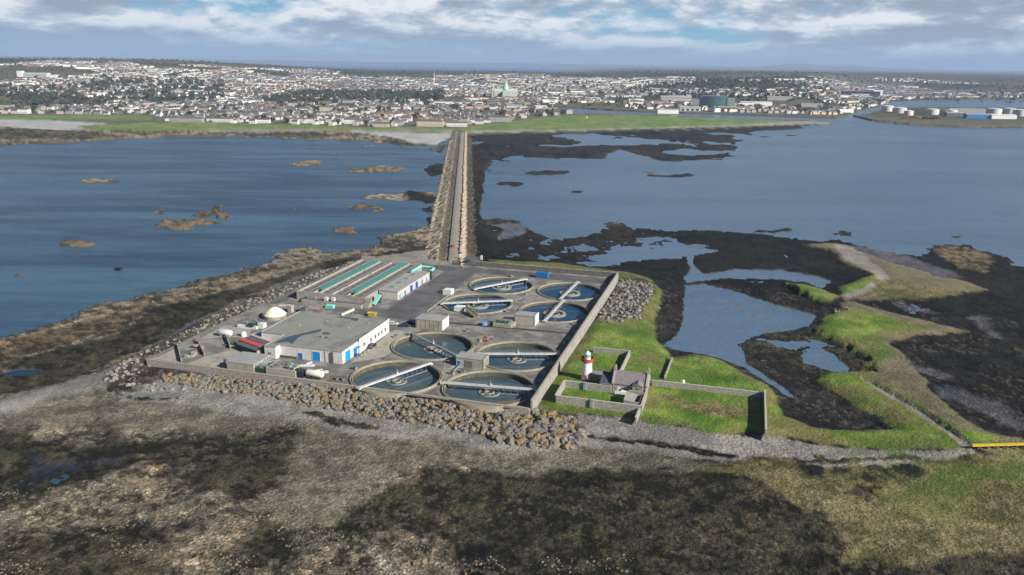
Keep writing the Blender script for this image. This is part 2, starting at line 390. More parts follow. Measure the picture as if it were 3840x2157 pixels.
# left: dark trough between the outer tan ridge and the plant
paint('K', [(-300, 985), (0, 912), (150, 880), (300, 832), (380, 768), (520, 737), (700, 692), (800, 652), (950, 632), (1100, 606), (1120, 620), (960, 642), (840, 670),
            (760, 692), (640, 737), (560, 772), (420, 852), (300, 902), (180, 952), (60, 987), (-300, 1060)], soft=2.0, warp=0.7)
paint('t', [(-300, 900), (0, 905), (160, 872), (300, 822), (370, 765), (250, 790), (100, 835), (0, 860), (-300, 930)], soft=3)
for q in ([(800, 672), (835, 668), (760, 694), (700, 722), (655, 735), (690, 712), (745, 690)], [(600, 752), (640, 742), (560, 778), (440, 838), (395, 852), (470, 808)],
          [(8, 925), (60, 918), (120, 922), (90, 934), (30, 938)]):
    paint('P', q, soft=0.8, warp=0.3)
# shingle round the plant
paint('D', [(-400, 1130), (-200, 1050), (0, 985), (100, 975), (260, 930), (400, 868), (520, 805), (620, 765), (740, 705), (870, 660), (1110, 630), (1140, 690), (1300, 900), (1480, 1000), (1500, 1150),
            (1300, 1165), (1000, 1160), (900, 1180), (760, 1110), (560, 1085), (400, 1090), (200, 1065), (0, 1100), (-400, 1200)], soft=5, warp=1.0)
paint('G', [(860, 664), (960, 640), (1100, 622), (1130, 640), (1130, 700), (1160, 960), (1480, 1000), (1500, 1110), (1400, 1133), (1250, 1133), (1100, 1118), (900, 1086), (700, 1058), (500, 1020),
            (300, 1008), (245, 975), (150, 1000), (0, 1045), (-200, 1085), (-200, 1050), (0, 1010), (240, 935), (380, 880), (500, 815), (620, 770), (740, 708)], soft=2, warp=0.5)
paint('L', [(250, 955), (300, 915), (520, 800), (740, 705), (870, 660), (900, 690), (700, 790), (520, 900), (400, 905), (660, 950), (900, 985), (1340, 1030), (1460, 1050), (1470, 1095), (1440, 1118), (1250, 1108),
            (1100, 1075), (900, 1040), (700, 1010), (640, 975), (400, 950), (330, 985), (280, 990)], soft=1.5, warp=0.4)
paint('n', [(480, 950), (560, 957), (640, 972), (640, 978), (520, 970)], soft=1, warp=0.6)
paint('S', [(870, 660), (960, 640), (1060, 628), (1120, 622), (1125, 655), (1080, 655), (1000, 658), (930, 660)], soft=1, warp=0.2)
# right beach
paint('G', [(1460, 1050), (1560, 1052), (1700, 1072), (1850, 1098), (1960, 1102), (2020, 1115), (2100, 1128), (2250, 1132), (2380, 1128), (2440, 1122), (2460, 1135), (2380, 1150), (2250, 1168), (2100, 1174),
            (1900, 1160), (1700, 1145), (1560, 1128), (1460, 1125)], soft=1, warp=0.4)
paint('D', [(1200, 1135), (1460, 1118), (1560, 1124), (1700, 1142), (1900, 1160), (1820, 1185), (1640, 1190), (1400, 1200), (1200, 1180)], soft=4, warp=0.7)
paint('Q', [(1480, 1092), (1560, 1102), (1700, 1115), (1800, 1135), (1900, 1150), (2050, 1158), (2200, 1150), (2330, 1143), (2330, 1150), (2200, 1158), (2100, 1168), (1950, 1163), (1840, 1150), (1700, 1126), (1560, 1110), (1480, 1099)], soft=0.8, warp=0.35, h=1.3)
paint('K', [(1720, 1158), (1850, 1160), (2000, 1162), (2080, 1160), (2040, 1172), (1900, 1178), (1800, 1170)], soft=1.2, warp=0.8, h=1.2)
# grass
paint('n', [(1228, 652), (1400, 662), (1560, 682), (1650, 702), (1668, 750), (1648, 850), (1684, 893), (1740, 886), (1800, 897), (1862, 932), (1932, 962), (1966, 1000), (1975, 1048), (2050, 1076), (2160, 1080),
            (2244, 1076), (2205, 1048), (2120, 990), (2045, 945), (2060, 930), (2115, 930), (2230, 925), (2330, 960), (2400, 1040), (2470, 1110), (2440, 1124), (2250, 1134), (2020, 1118), (1960, 1104), (1850, 1098),
            (1560, 1055), (1480, 1050), (1340, 1040), (1340, 1000), (1520, 780), (1560, 705), (1400, 682), (1250, 665)], soft=1.5, warp=0.45)
paint('N', [(1500, 830), (1600, 780), (1635, 740), (1640, 790), (1625, 850), (1675, 905), (1740, 900), (1800, 910), (1850, 945), (1920, 975), (1945, 1010), (1950, 1055), (2040, 1085), (2180, 1090), (2270, 1080),
            (2230, 1040), (2130, 980), (2060, 950), (2110, 940), (2160, 955), (2260, 1010), (2380, 1085), (2380, 1108), (2250, 1112), (2020, 1104), (1960, 1098), (1850, 1092), (1600, 1050), (1380, 1030), (1370, 1005), (1440, 930)], soft=2.5, warp=0.7)
paint('Y', [(1700, 1010), (1800, 1010), (1880, 1030), (1880, 1050), (1780, 1040), (1700, 1030)], soft=7, warp=1.0, h=2.7)
paint('L', [(1568, 704), (1630, 708), (1642, 735), (1612, 795), (1550, 812), (1508, 800)], soft=1.5, warp=0.5, h=2.7)
for i in range(3): CB[:, i] = CB[:, i]
# north east spit
paint('y', [(2015, 614), (2100, 610), (2160, 622), (2230, 640), (2320, 665), (2400, 700), (2480, 730), (2400, 735), (2260, 745), (2190, 752), (2130, 752), (2110, 742), (2185, 705), (2190, 690), (2125, 658), (2090, 628)], soft=2, warp=0.5)
paint('S', [(2100, 615), (2160, 625), (2205, 665), (2235, 700), (2200, 730), (2140, 750), (2110, 742), (2170, 725), (2200, 700), (2190, 685), (2130, 655), (2105, 628)], soft=1, warp=0.25)
paint('Y', [(2190, 700), (2290, 712), (2420, 738), (2300, 750), (2190, 742)], soft=5, warp=0.7)
paint('y', [(2120, 750), (2200, 770), (2300, 802), (2400, 822), (2438, 836), (2300, 846), (2245, 868), (2300, 905), (2355, 980), (2385, 1040), (2460, 1085), (2650, 1125), (2650, 1150), (2460, 1128), (2400, 1080),
            (2310, 1020), (2200, 955), (2180, 920), (2110, 862), (2050, 826), (2075, 790), (2110, 770)], soft=2, warp=0.5)
paint('n', [(2060, 800), (2140, 778), (2230, 800), (2330, 830), (2240, 850), (2250, 900), (2190, 925), (2110, 862), (2050, 826)], soft=3, warp=0.6)
paint('N', [(2082, 792), (2140, 776), (2215, 796), (2262, 815), (2200, 850), (2120, 860), (2070, 840)], soft=2.5, warp=0.6)
paint('N', [(2110, 722), (2160, 702), (2200, 690), (2196, 706), (2140, 738), (2112, 740)], soft=1, warp=0.3)
paint('n', [(1955, 722), (1975, 708), (2020, 712), (2070, 730), (2112, 748), (2085, 758), (2000, 748), (1962, 735)], soft=1.2, warp=0.4)
paint('N', [(1985, 716), (2030, 722), (2095, 748), (2060, 752), (2000, 738)], soft=1.2, warp=0.4)
paint('n', [(1950, 884), (1975, 874), (2012, 876), (2012, 892), (1968, 897)], soft=1, warp=0.4)
paint('N', [(2390, 1095), (2450, 1092), (2560, 1116), (2500, 1120), (2440, 1118)], soft=2, warp=0.5)
paint('S', [(2160, 952), (2200, 966), (2300, 1022), (2400, 1090), (2452, 1122), (2430, 1126), (2340, 1070), (2240, 1005), (2180, 968)], soft=0.8, warp=0.15)
# mud and pools inside the arm
paint('M', [(1640, 700), (1730, 690), (1900, 700), (2060, 760), (2110, 770), (2050, 826), (2110, 862), (2190, 925), (2060, 930), (2040, 945), (2120, 990), (2205, 1048), (2170, 1078), (2050, 1072), (1975, 1045), (1966, 1000),
            (1932, 962), (1862, 930), (1800, 895), (1740, 884), (1684, 892), (1652, 850), (1668, 750)], soft=1.5, warp=0.5, h=0.28, amp=0.35)
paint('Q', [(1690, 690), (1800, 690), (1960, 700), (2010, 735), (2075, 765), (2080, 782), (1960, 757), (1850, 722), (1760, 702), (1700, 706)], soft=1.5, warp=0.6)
paint('K', [(1900, 850), (1990, 838), (2060, 820), (2110, 862), (2180, 900), (2190, 930), (2100, 935), (1990, 920), (1900, 900), (1850, 862)], soft=3, warp=0.8, h=0.35)
for q in ([(1722, 712), (1770, 708), (1850, 726), (1950, 760), (2045, 784), (2060, 790), (2030, 812), (1975, 826), (1890, 840), (1856, 856), (1885, 905), (1925, 935), (1990, 975), (2020, 1000), (1980, 985), (1925, 950), (1870, 915), (1810, 893),
           (1760, 884), (1700, 872), (1662, 862), (1690, 846), (1716, 826), (1722, 780)],
          [(1705, 624), (1770, 620), (1815, 624), (1780, 631), (1750, 636), (1744, 655), (1762, 682), (1850, 671), (1960, 674), (2060, 689), (2096, 702), (2064, 718), (2030, 704), (1940, 696), (1830, 692), (1760, 700), (1728, 706), (1722, 690), (1736, 668), (1732, 642)],
          [(2020, 885), (2062, 868), (2100, 884), (2145, 922), (2120, 934), (2060, 915), (2020, 905)]):
    paint('P', q, soft=1.2, warp=0.25)
paint('M', [(2010, 985), (2050, 1000), (2120, 1042), (2150, 1062), (2100, 1064), (2030, 1050), (2015, 1020)], soft=1.5, warp=0.4, h=0.06, amp=0.1)
paint('m', [(2180, 618), (2250, 630), (2330, 655), (2400, 678), (2430, 692), (2370, 700), (2290, 672), (2200, 645), (2140, 622)], soft=3, warp=0.5)
paint('t', [(2350, 612), (2440, 622), (2500, 648), (2480, 680), (2420, 672), (2370, 645)], soft=3, warp=0.8)
paint('m', [(2290, 905), (2360, 925), (2400, 945), (2370, 945), (2300, 922)], soft=4, warp=1.0, h=0.2)
paint('m', [(2400, 960), (2540, 1000), (2620, 1080), (2520, 1075), (2440, 1020), (2380, 985)], soft=6, warp=1.2, h=0.15)
paint('m', [(2480, 800), (2540, 860), (2500, 850), (2430, 800)], soft=5, warp=1.2, h=0.1)
paint('m', [(2250, 752), (2340, 768), (2380, 790), (2300, 778)], soft=3, warp=1.2, h=0.1)
paint('m', [(1240, 560), (1300, 560), (1320, 585), (1260, 600)], soft=3, warp=1.0, h=-0.1)
# foreground flats
paint('K', [(-300, 1080), (0, 1072), (130, 1080), (300, 1092), (400, 1112), (560, 1096), (720, 1098), (745, 1120), (700, 1200), (600, 1250), (430, 1195), (300, 1160), (180, 1205), (60, 1240), (-300, 1270)], soft=5, warp=2.4)
paint('V', [(128, 1114), (170, 1118), (262, 1124), (240, 1140), (200, 1150), (170, 1182), (132, 1176), (140, 1145)], soft=2.5, warp=2.4, h=0.55)
paint('V', [(-50, 1345), (40, 1335), (110, 1360), (60, 1380), (-50, 1375)], soft=5, warp=1.8)
paint('V', [(150, 1420), (230, 1340), (260, 1290), (300, 1310), (420, 1335), (350, 1360), (280, 1400), (200, 1500), (120, 1500)], soft=6, warp=1.8)
paint('V', [(540, 1300), (600, 1320), (690, 1350), (640, 1400), (600, 1440), (560, 1420), (580, 1360)], soft=6, warp=1.8)
paint('V', [(1050, 1340), (1110, 1330), (1130, 1350), (1060, 1375)], soft=4, warp=1.5)
paint('K', [(745, 1044), (800, 1048), (900, 1060), (960, 1072), (950, 1077), (860, 1066), (760, 1055)], soft=0.7, warp=0.5, h=1.8)
paint('K', [(262, 966), (290, 985), (340, 998), (440, 1000), (520, 1000), (430, 1006), (330, 1004), (278, 992)], soft=0.7, warp=0.5, h=1.6)
paint('K', [(480, 1100), (570, 1090), (620, 1110), (700, 1105), (730, 1140), (690, 1230), (560, 1260), (480, 1180)], soft=4, warp=1.2)
paint('D', [(740, 1110), (900, 1110), (1160, 1130), (1150, 1170), (1000, 1200), (900, 1250), (700, 1330), (560, 1300), (700, 1220)], soft=6, warp=1.2)
paint('K', [(1010, 1200), (1120, 1185), (1230, 1215), (1350, 1200), (1500, 1175), (1640, 1168), (1800, 1208), (1940, 1260), (2060, 1312), (2112, 1380), (2075, 1425), (1980, 1500), (1240, 1560), (1300, 1400),
            (1150, 1385), (960, 1320), (840, 1300), (900, 1255)], soft=5, warp=2.4)
paint('K', [(0, 1330), (120, 1290), (200, 1290), (330, 1300), (420, 1340), (470, 1420), (300, 1600), (-200, 1600)], soft=8, warp=1.6, h=0.6)
paint('K', [(560, 1310), (700, 1300), (770, 1350), (700, 1440), (560, 1430)], soft=7, warp=1.6, h=0.6)
paint('Y', [(1690, 1152), (1900, 1166), (2100, 1182), (2300, 1172), (2450, 1142), (2800, 1130), (3400, 1200), (3400, 1500), (2500, 1385), (2300, 1420), (2085, 1432), (2112, 1375), (2062, 1305), (1950, 1252), (1810, 1200)], soft=4, warp=1.6)
paint('n', [(2130, 1205), (2250, 1175), (2450, 1152), (2800, 1140), (2800, 1225), (2480, 1262), (2300, 1280), (2210, 1240)], soft=14, warp=2.4, h=1.1)
paint('K', [(2480, 1392), (2600, 1370), (3000, 1400), (3400, 1500), (3400, 3000), (1900, 3000), (2085, 1440), (2300, 1425)], soft=4, warp=1.0)
paint('K', [(2125, 1215), (2200, 1205), (2190, 1240), (2150, 1245)], soft=2, warp=1.2)
# rocks in the bay
for (c, cx_, cy_, rx, ry) in [('t', 255, 455, 50, 6), ('t', 540, 538, 45, 14), ('t', 475, 560, 72, 13), ('t', 440, 572, 40, 7), ('t', 200, 608, 50, 10), ('t', 760, 410, 35, 6), ('t', 845, 388, 25, 4), ('t', 910, 368, 32, 4),
                              ('t', 950, 427, 68, 8), ('T', 1000, 492, 95, 13), ('t', 910, 527, 52, 15), ('t', 865, 580, 32, 9), ('t', 735, 528, 18, 5), ('t', 410, 537, 18, 6), ('t', 125, 785, 20, 6), ('Q', 1095, 432, 28, 20),
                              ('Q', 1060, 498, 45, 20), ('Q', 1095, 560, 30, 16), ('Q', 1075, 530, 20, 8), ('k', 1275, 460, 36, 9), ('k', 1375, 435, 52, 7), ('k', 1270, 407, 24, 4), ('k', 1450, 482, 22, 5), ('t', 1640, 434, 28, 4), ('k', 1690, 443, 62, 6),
                              ('K', 1540, 565, 32, 8), ('K', 1258, 556, 52, 9), ('k', 1960, 582, 40, 7), ('K', 2125, 590, 26, 10), ('K', 2420, 600, 18, 5), ('K', 1225, 430, 8, 5), ('K', 1210, 487, 8, 5), ('k', 90, 555, 12, 3), ('t', 60, 690, 16, 4), ('t', 250, 760, 10, 3), ('k', 300, 680, 20, 4)]:
    oval(c, cx_, cy_, rx, ry, soft=4 if cy_ > 500 else 7, warp=0.8 if cy_ > 500 else 0.25, h=0.42, z=0)
# mainland
paint('U', [(-1400, 330), (-300, 352), (0, 362), (200, 352), (330, 345), (450, 341), (560, 338), (700, 343), (900, 350), (1000, 352), (1140, 350), (1180, 338), (1300, 334), (1500, 330), (1800, 321), (2000, 314), (2094, 308),
            (2080, 303), (2000, 301), (1850, 298), (1650, 288), (1440, 284), (1375, 273), (1390, 266), (1470, 272), (1560, 277), (1750, 284), (2000, 292), (2108, 295), (2132, 287), (2160, 278), (2230, 262), (2240, 254), (2330, 250), (2450, 249), (3300, 249), (3300, 196), (-1400, 170)], soft=6, warp=0.18, z=3)
paint('U', [(2150, 291), (2190, 284), (2240, 270), (2330, 268), (2450, 270), (3400, 272), (3400, 330), (2576, 318), (2440, 319), (2300, 313), (2200, 303)], soft=5, warp=0.15, z=3)
world_far = [(R(-60)), (R(60))]
# far shore details
paint('t', [(-600, 330), (0, 318), (160, 325), (330, 322), (450, 330), (560, 326), (700, 330), (900, 332), (960, 345), (1000, 362), (900, 352), (700, 346), (560, 340), (450, 343), (330, 347), (200, 354), (0, 364), (-600, 380)], soft=6, warp=0.3, z=1, h=0.5)
paint('K', [(-600, 330), (0, 325), (100, 322), (200, 330), (320, 342), (200, 350), (0, 352), (-600, 365)], soft=6, warp=0.35, z=1)
paint('K', [(600, 336), (750, 333), (900, 338), (820, 346), (700, 345)], soft=6, warp=0.4, z=1)
paint('s', [(-600, 300), (0, 302), (120, 304), (260, 312), (280, 318), (170, 328), (60, 322), (0, 318), (-600, 325)], soft=6, warp=0.15, z=1)
paint('s', [(880, 330), (960, 331), (1060, 335), (1140, 335), (1132, 350), (1090, 364), (1040, 358), (980, 345)], soft=5, warp=0.2, z=1)
paint('K', [(960, 350), (1040, 360), (1090, 366), (1130, 358), (1125, 385), (1060, 378), (1000, 368)], soft=6, warp=0.3, z=1)
paint('S', [(300, 324), (500, 326), (800, 326), (1140, 329), (1140, 333), (900, 331), (600, 330), (400, 332)], soft=4, warp=0.05, z=1)
paint('H', [(-300, 292), (0, 290), (200, 289), (380, 292), (380, 300), (200, 301), (0, 300), (-300, 300)], soft=5, warp=0.15, z=3)
paint('H', [(190, 316), (350, 308), (480, 306), (700, 314), (1000, 321), (1140, 322), (1140, 327), (900, 325), (600, 325), (400, 327), (240, 326)], soft=5, warp=0.12, z=3)
paint('k', [(1175, 342), (1300, 338), (1500, 334), (1800, 325), (2000, 317), (2080, 313), (2060, 320), (1990, 326), (1890, 330), (1900, 342), (1980, 338), (2090, 344), (1960, 350), (1880, 348), (1850, 362), (1860, 378), (1840, 402), (1700, 404),
            (1650, 396), (1560, 374), (1530, 400), (1400, 402), (1290, 395), (1240, 412), (1200, 440), (1180, 440)], soft=8, warp=0.3, z=0.5, h=0.02)
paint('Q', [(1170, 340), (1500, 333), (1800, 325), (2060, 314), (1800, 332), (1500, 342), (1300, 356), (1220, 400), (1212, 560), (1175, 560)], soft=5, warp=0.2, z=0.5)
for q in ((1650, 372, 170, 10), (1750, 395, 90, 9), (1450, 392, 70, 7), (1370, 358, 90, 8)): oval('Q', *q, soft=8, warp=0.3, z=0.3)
paint('H', [(1130, 326), (1180, 320), (1300, 304), (1400, 293), (1480, 289), (1650, 291), (1850, 299), (2000, 304), (1900, 311), (1750, 317), (1600, 321), (1400, 326), (1180, 330)], soft=5, warp=0.1, z=3)
paint('S', [(1170, 331), (1400, 327), (1600, 322), (1750, 318), (1900, 312), (2000, 305), (2085, 306), (2088, 310), (1960, 315), (1800, 320), (1600, 325), (1400, 330), (1180, 335)], soft=3, warp=0.04, z=2)
# everything past 2.3 km that is not lake is land; blend to the land height
# plant pad: kept level and below the yard
pad = [pl(a, b) for a, b in ((-204, 231.5), (-60.5, 231.5), (-60.5, 406.5), (-149, 406.5), (-203, 402.5))]
paint('B', pad, soft=0.4, warp=0.0, world=True)

# fields and woods inland
inland = sstep(2250, 2500, gd)
fld = fbm(gx, gy, 420, 3, 61); fl2 = vnoise(gx / 130 + gy / 400, gy / 260, 63)
ccol = np.stack([np.interp(fld, [0.3, 0.45, 0.6, 0.7], [v[i] for v in ((0.030, 0.040, 0.022), (0.075, 0.080, 0.042), (0.115, 0.095, 0.062), (0.095, 0.12, 0.045))]) for i in range(3)], 1)
ccol *= (0.7 + 0.6 * fl2)[:, None]
az_ = np.degrees(np.arctan2(gx, gy))
farland = sstep(5200, 7000, gd)
brown = np.array((0.085, 0.075, 0.062)); fc = brown * (0.65 + 0.7 * fbm(gx, gy, 700, 4, 71))[:, None]
ccol = ccol * (1 - farland[:, None]) + fc * farland[:, None]
ln = land(gx, gy)
island = HT > 2.9
# hand over from the drawn shore to the open country
cut = inland * np.where((az_ > 25.0) | (gd > 3300), 1.0, 1.0)
waterm = (HT < 0.5) & (gy < 3500) & (gd > 1300)            # harbour, river and inlet stay open
useland = np.where(waterm, 0.0, sstep(1500, 1900, gd) * (HT > 2.0))
useland = np.maximum(useland, (gy > 3400).astype(float))
HT = HT * (1 - useland) + ln * useland
mixc = (sstep(1900, 2400, gd) * useland)[:, None] * 0.85
isgrass = (CA[:, 1] > CA[:, 0] * 1.4)[:, None] & (gd < 2600)[:, None]
mixc = np.where(isgrass, 0, mixc)
# ------- relief and colour
fine = fbm(gx, gy, 3.2, 4, 81, 0.62); mid = fbm(gx, gy, 11, 4, 83); wide = fbm(gx, gy, 38, 4, 85); huge = fbm(gx, gy, 120, 3, 87)
streak = fbm(gx * 0.45 + gy * 0.12, gy * 1.3 - gx * 0.4, 9, 4, 89)
farn = sstep(350, 900, gd)
amp_n = (mid - 0.5) * 1.1 * (1 - farn * 0.6) + (wide - 0.5) * 0.9 + (huge - 0.5) * (0.5 + 1.6 * farn) + (fine - 0.5) * 0.55 * (1 - farn)
HT = HT + AM * amp_n * 1.2
fine2 = fbm(gx, gy, 1.25, 3, 181, 0.6)
bld = sstep(0.60, 0.72, fbm(gx, gy, 1.5, 2, 91)) * sstep(0.40, 0.62, fbm(gx, gy, 13, 3, 93)) * np.clip(SP * 1.6 - 1.0, 0, 1) * (gd < 420)
HT += bld * 0.35
t = 0.5 + (streak - 0.5) * 1.5 + (wide - 0.5) * 1.6 + (mid - 0.5) * 1.2
sp = (fine - 0.5) * 4.2 * SP + (fine2 - 0.5) * 2.6 * SP * (1 - sstep(280, 460, gd))
t = np.clip(t + sp, 0, 1)
tone = fbm(gx, gy, 7, 4, 301, 0.6)
warmth = sstep(0.8, 1.0, SP) * (gd < 900)
CB = CB * (1 + warmth[:, None] * (tone - 0.5)[:, None] * np.array((0.9, 0.5, 0.1)))
CC = CA + (CB - CA) * t[:, None]
cl = fbm(gx, gy, 5.5, 4, 401, 0.7); nearm = (1 - sstep(300, 480, gd)) * np.clip(SP * 2 - 0.9, 0, 1) * (HT > 0)
wd = sstep(0.53, 0.60, cl) * nearm * (0.5 + 0.5 * sstep(0.9, 1.0, SP)); CC = CC * (1 - 0.48 * wd)[:, None]
cl2 = fbm(gx, gy, 3.4, 3, 403, 0.65); st = sstep(0.57, 0.65, cl2) * nearm * sstep(0.9, 1.0, SP) ; CC = CC * (1 + 0.75 * st)[:, None]
st2 = sstep(0.60, 0.68, cl2) * nearm * (1 - sstep(0.9, 1.0, SP)); CC = CC * (1 + 0.4 * st2)[:, None]
# stones showing pale, weed showing dark
CC = CC * (1 - 0.9 * bld[:, None]) + np.array((0.34, 0.27, 0.19)) * 0.9 * bld[:, None]
pat = sstep(0.56, 0.68, fbm(gx, gy, 17, 4, 95)) * np.clip(SP - 0.35, 0, 1) * (gd < 600)
CC *= (1 - 0.55 * pat)[:, None]
orange = sstep(0.60, 0.70, fbm(gx, gy, 2.4, 3, 97)) * np.clip((SP - 0.8) * 5, 0, 1) * (HT > 1.5) * (gd < 420)
CC = CC * (1 - 0.6 * orange[:, None]) + np.array((0.36, 0.21, 0.06)) * 0.6 * orange[:, None]
grs = sstep(1.15, 1.5, CA[:, 1] / (CA[:, 0] + 1e-4)) * (gd < 700)
g1 = fbm(gx, gy, 16, 5, 201, 0.62); g2 = fbm(gx, gy, 6, 4, 203, 0.6)
worn = grs * sstep(0.52, 0.66, g1) * 0.75
CC = CC * (1 - worn[:, None]) + np.array((0.205, 0.175, 0.075)) * worn[:, None]
lush = grs * sstep(0.50, 0.36, g1) * 0.6 if False else grs * (1 - sstep(0.36, 0.50, g1)) * 0.6
CC = CC * (1 - lush[:, None]) + np.array((0.075, 0.155, 0.018)) * lush[:, None]
CC *= (1 + grs * (g2 - 0.5) * 0.9)[:, None]
path = grs * (np.abs(fbm(gx, gy, 34, 3, 205) - 0.5) < 0.006) * 0.5
CC = CC * (1 - path[:, None]) + np.array((0.22, 0.19, 0.12)) * path[:, None]
CC = CC * (1 - mixc) + ccol * mixc
fw = (gy > 3400)[:, None]
CC = np.where(fw, ccol, CC)
me = bpy.data.meshes.new('ground')
nr, nc = GS
me.vertices.add(nr * nc)
co = np.empty((nr * nc, 3), np.float32); co[:, 0] = gx; co[:, 1] = gy; co[:, 2] = HT
me.vertices.foreach_set('co', co.ravel())
ii = np.arange((nr - 1) * (nc - 1)); r_, c_ = ii // (nc - 1), ii % (nc - 1); b0 = r_ * nc + c_
quads = np.stack([b0, b0 + 1, b0 + nc + 1, b0 + nc], 1)[:, ::-1].astype(np.int32)
me.loops.add(quads.size); me.loops.foreach_set('vertex_index', quads.ravel())
me.polygons.add(len(quads)); me.polygons.foreach_set('loop_start', (np.arange(len(quads)) * 4).astype(np.int32))
me.polygons.foreach_set('use_smooth', np.ones(len(quads), bool))
me.update(calc_edges=True)
at = me.color_attributes.new('Col', 'FLOAT_COLOR', 'POINT')
cc4 = np.ones((nr * nc, 4), np.float32); cc4[:, :3] = np.clip(CC, 0, 1); cc4[:, 3] = np.clip(SP, 0, 1) * (1 - sstep(350, 900, gd)); at.data.foreach_set('color', cc4.ravel())
gm = bpy.data.materials.new('shore_and_land'); gm.use_nodes = True; N = NT(gm.node_tree); b_ = N.n['Principled BSDF']
a_ = N.node('ShaderNodeAttribute', attribute_name='Col'); pos = N.node('ShaderNodeNewGeometry').outputs['Position']
wob = N.noise(pos, 0.7, 3, 0.6)
vor = N.node('ShaderNodeTexVoronoi', feature='F1', inp={'Scale': 0.75, 'Detail': 2.0, 'Roughness': 0.6, 'Randomness': 1.0}); N.l.new(pos, vor.inputs['Vector'])
f1 = N.noise(pos, 1.5, 5, 0.72)
k1 = N.ramp(f1, [(0.34, 0.38), (0.50, 0.95), (0.64, 1.75)])
k2 = N.ramp(vor.outputs['Distance'], [(0.10, 1.35), (0.42, 0.95), (0.75, 0.45)])
kk = N.mix(1.0, k1, k2, 'MULTIPLY')
soft_ = N.ramp(f1, [(0.3, 0.78), (0.7, 1.25)])
kk = N.mix(a_.outputs['Alpha'], soft_, kk)
N.l.new(N.mix(1.0, a_.outputs['Color'], kk, 'MULTIPLY'), b_.inputs['Base Color']); b_.inputs['Roughness'].default_value = 0.9; b_.inputs['Specular IOR Level'].default_value = 0.2
hh = N.math('ADD', f1, N.math('MULTIPLY', vor.outputs['Distance'], -0.8))
bn = N.node('ShaderNodeBump', inp={'Strength': 1.0}); N.l.new(hh, bn.inputs['Height']); N.l.new(N.math('ADD', 0.08, N.math('MULTIPLY', a_.outputs['Alpha'], 0.45)), bn.inputs['Distance']); N.l.new(bn.outputs[0], b_.inputs['Normal'])
me.materials.append(gm)
ground = bpy.data.objects.new('ground', me); COL.objects.link(ground); struct(ground)
if me.polygons[0].normal.z < 0: me.flip_normals()
del cc4, co

# ------------------------------------------------------------------ sea
def water_mat(name, c1, c2, rough, wave, wscale, streaks=(0.004, 0.02), spec=0.5, dark=None):
    m = bpy.data.materials.new(name); m.use_nodes = True; N = NT(m.node_tree); b = N.n['Principled BSDF']
    pos = N.node('ShaderNodeNewGeometry').outputs['Position']
    f = N.noise(N.mapping(pos, scale=(streaks[0], streaks[1], 1), rot=(0, 0, R(-9))), 1.0, 6, 0.6, 0.6)
    f9 = N.noise(N.mapping(pos, scale=(0.012, 0.05, 1), rot=(0, 0, R(-14))), 1.0, 5, 0.65, 0.8)
    f = N.math('ADD', N.math('MULTIPLY', f, 0.65), N.math('MULTIPLY', f9, 0.35))
    c = N.mix(N.ramp(f, [(0.40, 0.0), (0.60, 1.0)]), c1, c2)
    if dark:      # muddier water to the east
        sx = N.node('ShaderNodeSeparateXYZ'); N.l.new(pos, sx.inputs[0])
        g = N.math('ADD', N.math('MULTIPLY', sx.outputs[0], 0.006), 0.55, True)
        f2 = N.noise(N.mapping(pos, scale=(0.0018, 0.006, 1)), 1.0, 5, 0.6, 0.5)
        g = N.math('MULTIPLY', g, N.ramp(f2, [(0.3, 0.55), (0.6, 1.0)]))
        c = N.mix(g, c, dark)
    N.l.new(c, b.inputs['Base Color'])
    b.inputs['Roughness'].default_value = rough; b.inputs['Specular IOR Level'].default_value = spec; b.inputs['IOR'].default_value = 1.33
    n1 = N.noise(N.mapping(pos, scale=(0.8, 1.6, 1), rot=(0, 0, R(20))), wscale, 5, 0.62)
    bn = N.node('ShaderNodeBump', inp={'Strength': 1.0, 'Distance': wave}); N.l.new(n1, bn.inputs['Height']); N.l.new(bn.outputs[0], b.inputs['Normal'])
    return m
M_sea = water_mat('sea_water', (0.008, 0.038, 0.082), (0.050, 0.118, 0.185), 0.27, 0.7, 0.20, dark=(0.105, 0.170, 0.250))
o = MB(); S_ = 46000
o.add([(-S_, -2000, 0), (S_, -2000, 0), (S_, S_, 0), (-S_, S_, 0)], [(0, 1, 2, 3)])
struct(o.build('sea', M_sea))

M_lake = water_mat('lake_water', (0.010, 0.075, 0.22), (0.012, 0.085, 0.24), 0.75, 0.3, 0.02, (0.0004, 0.001), 0.1)
o = MB(); o.add([(-30000, 7600, 1.5), (9000, 7600, 1.5), (14000, 32000, 1.5), (-30000, 32000, 1.5)], [(0, 1, 2, 3)]); struct(o.build('lake', M_lake))

# ------------------------------------------------------------------ the yard, with round openings for the tanks
TANKS = [(-111.4, 243.6), (-77.4, 243.9), (-111.4, 278.0), (-77.2, 277.4), (-76.8, 337.3), (-77.5, 372.4), (-113.4, 338.3), (-112.3, 372.2)]
RT = 16.1
YPOLY = [(-205, 231), (-60, 231), (-60, 407), (-138, 407), (-139, 418), (-153, 418), (-151, 407), (-204, 403)]
def sheet(poly, z, holes=(), n=48):
    loops = [[Vector((x, y, 0)) for x, y in poly]] + [[Vector((cx + r * math.cos(2 * math.pi * i / n), cy + r * math.sin(2 * math.pi * i / n), 0)) for i in range(n)][::-1] for cx, cy, r in holes]
    tr = tessellate_polygon(loops); vs = [v for l in loops for v in l]
    out = []
    for t in tr:
        a, b, c = (vs[i] for i in t); out.append(t if (b - a).cross(c - a).z > 0 else (t[0], t[2], t[1]))
    return [(v.x, v.y, z) for v in vs], out
M_yard = mat('yard_concrete', (0.135, 0.128, 0.118), (0.26, 0.247, 0.222), 0.16, 0.92, 0.015, coord='World', detail=9, lo=0.42, hi=0.6, stain=((0.095, 0.09, 0.088), 0.13, 0.55))
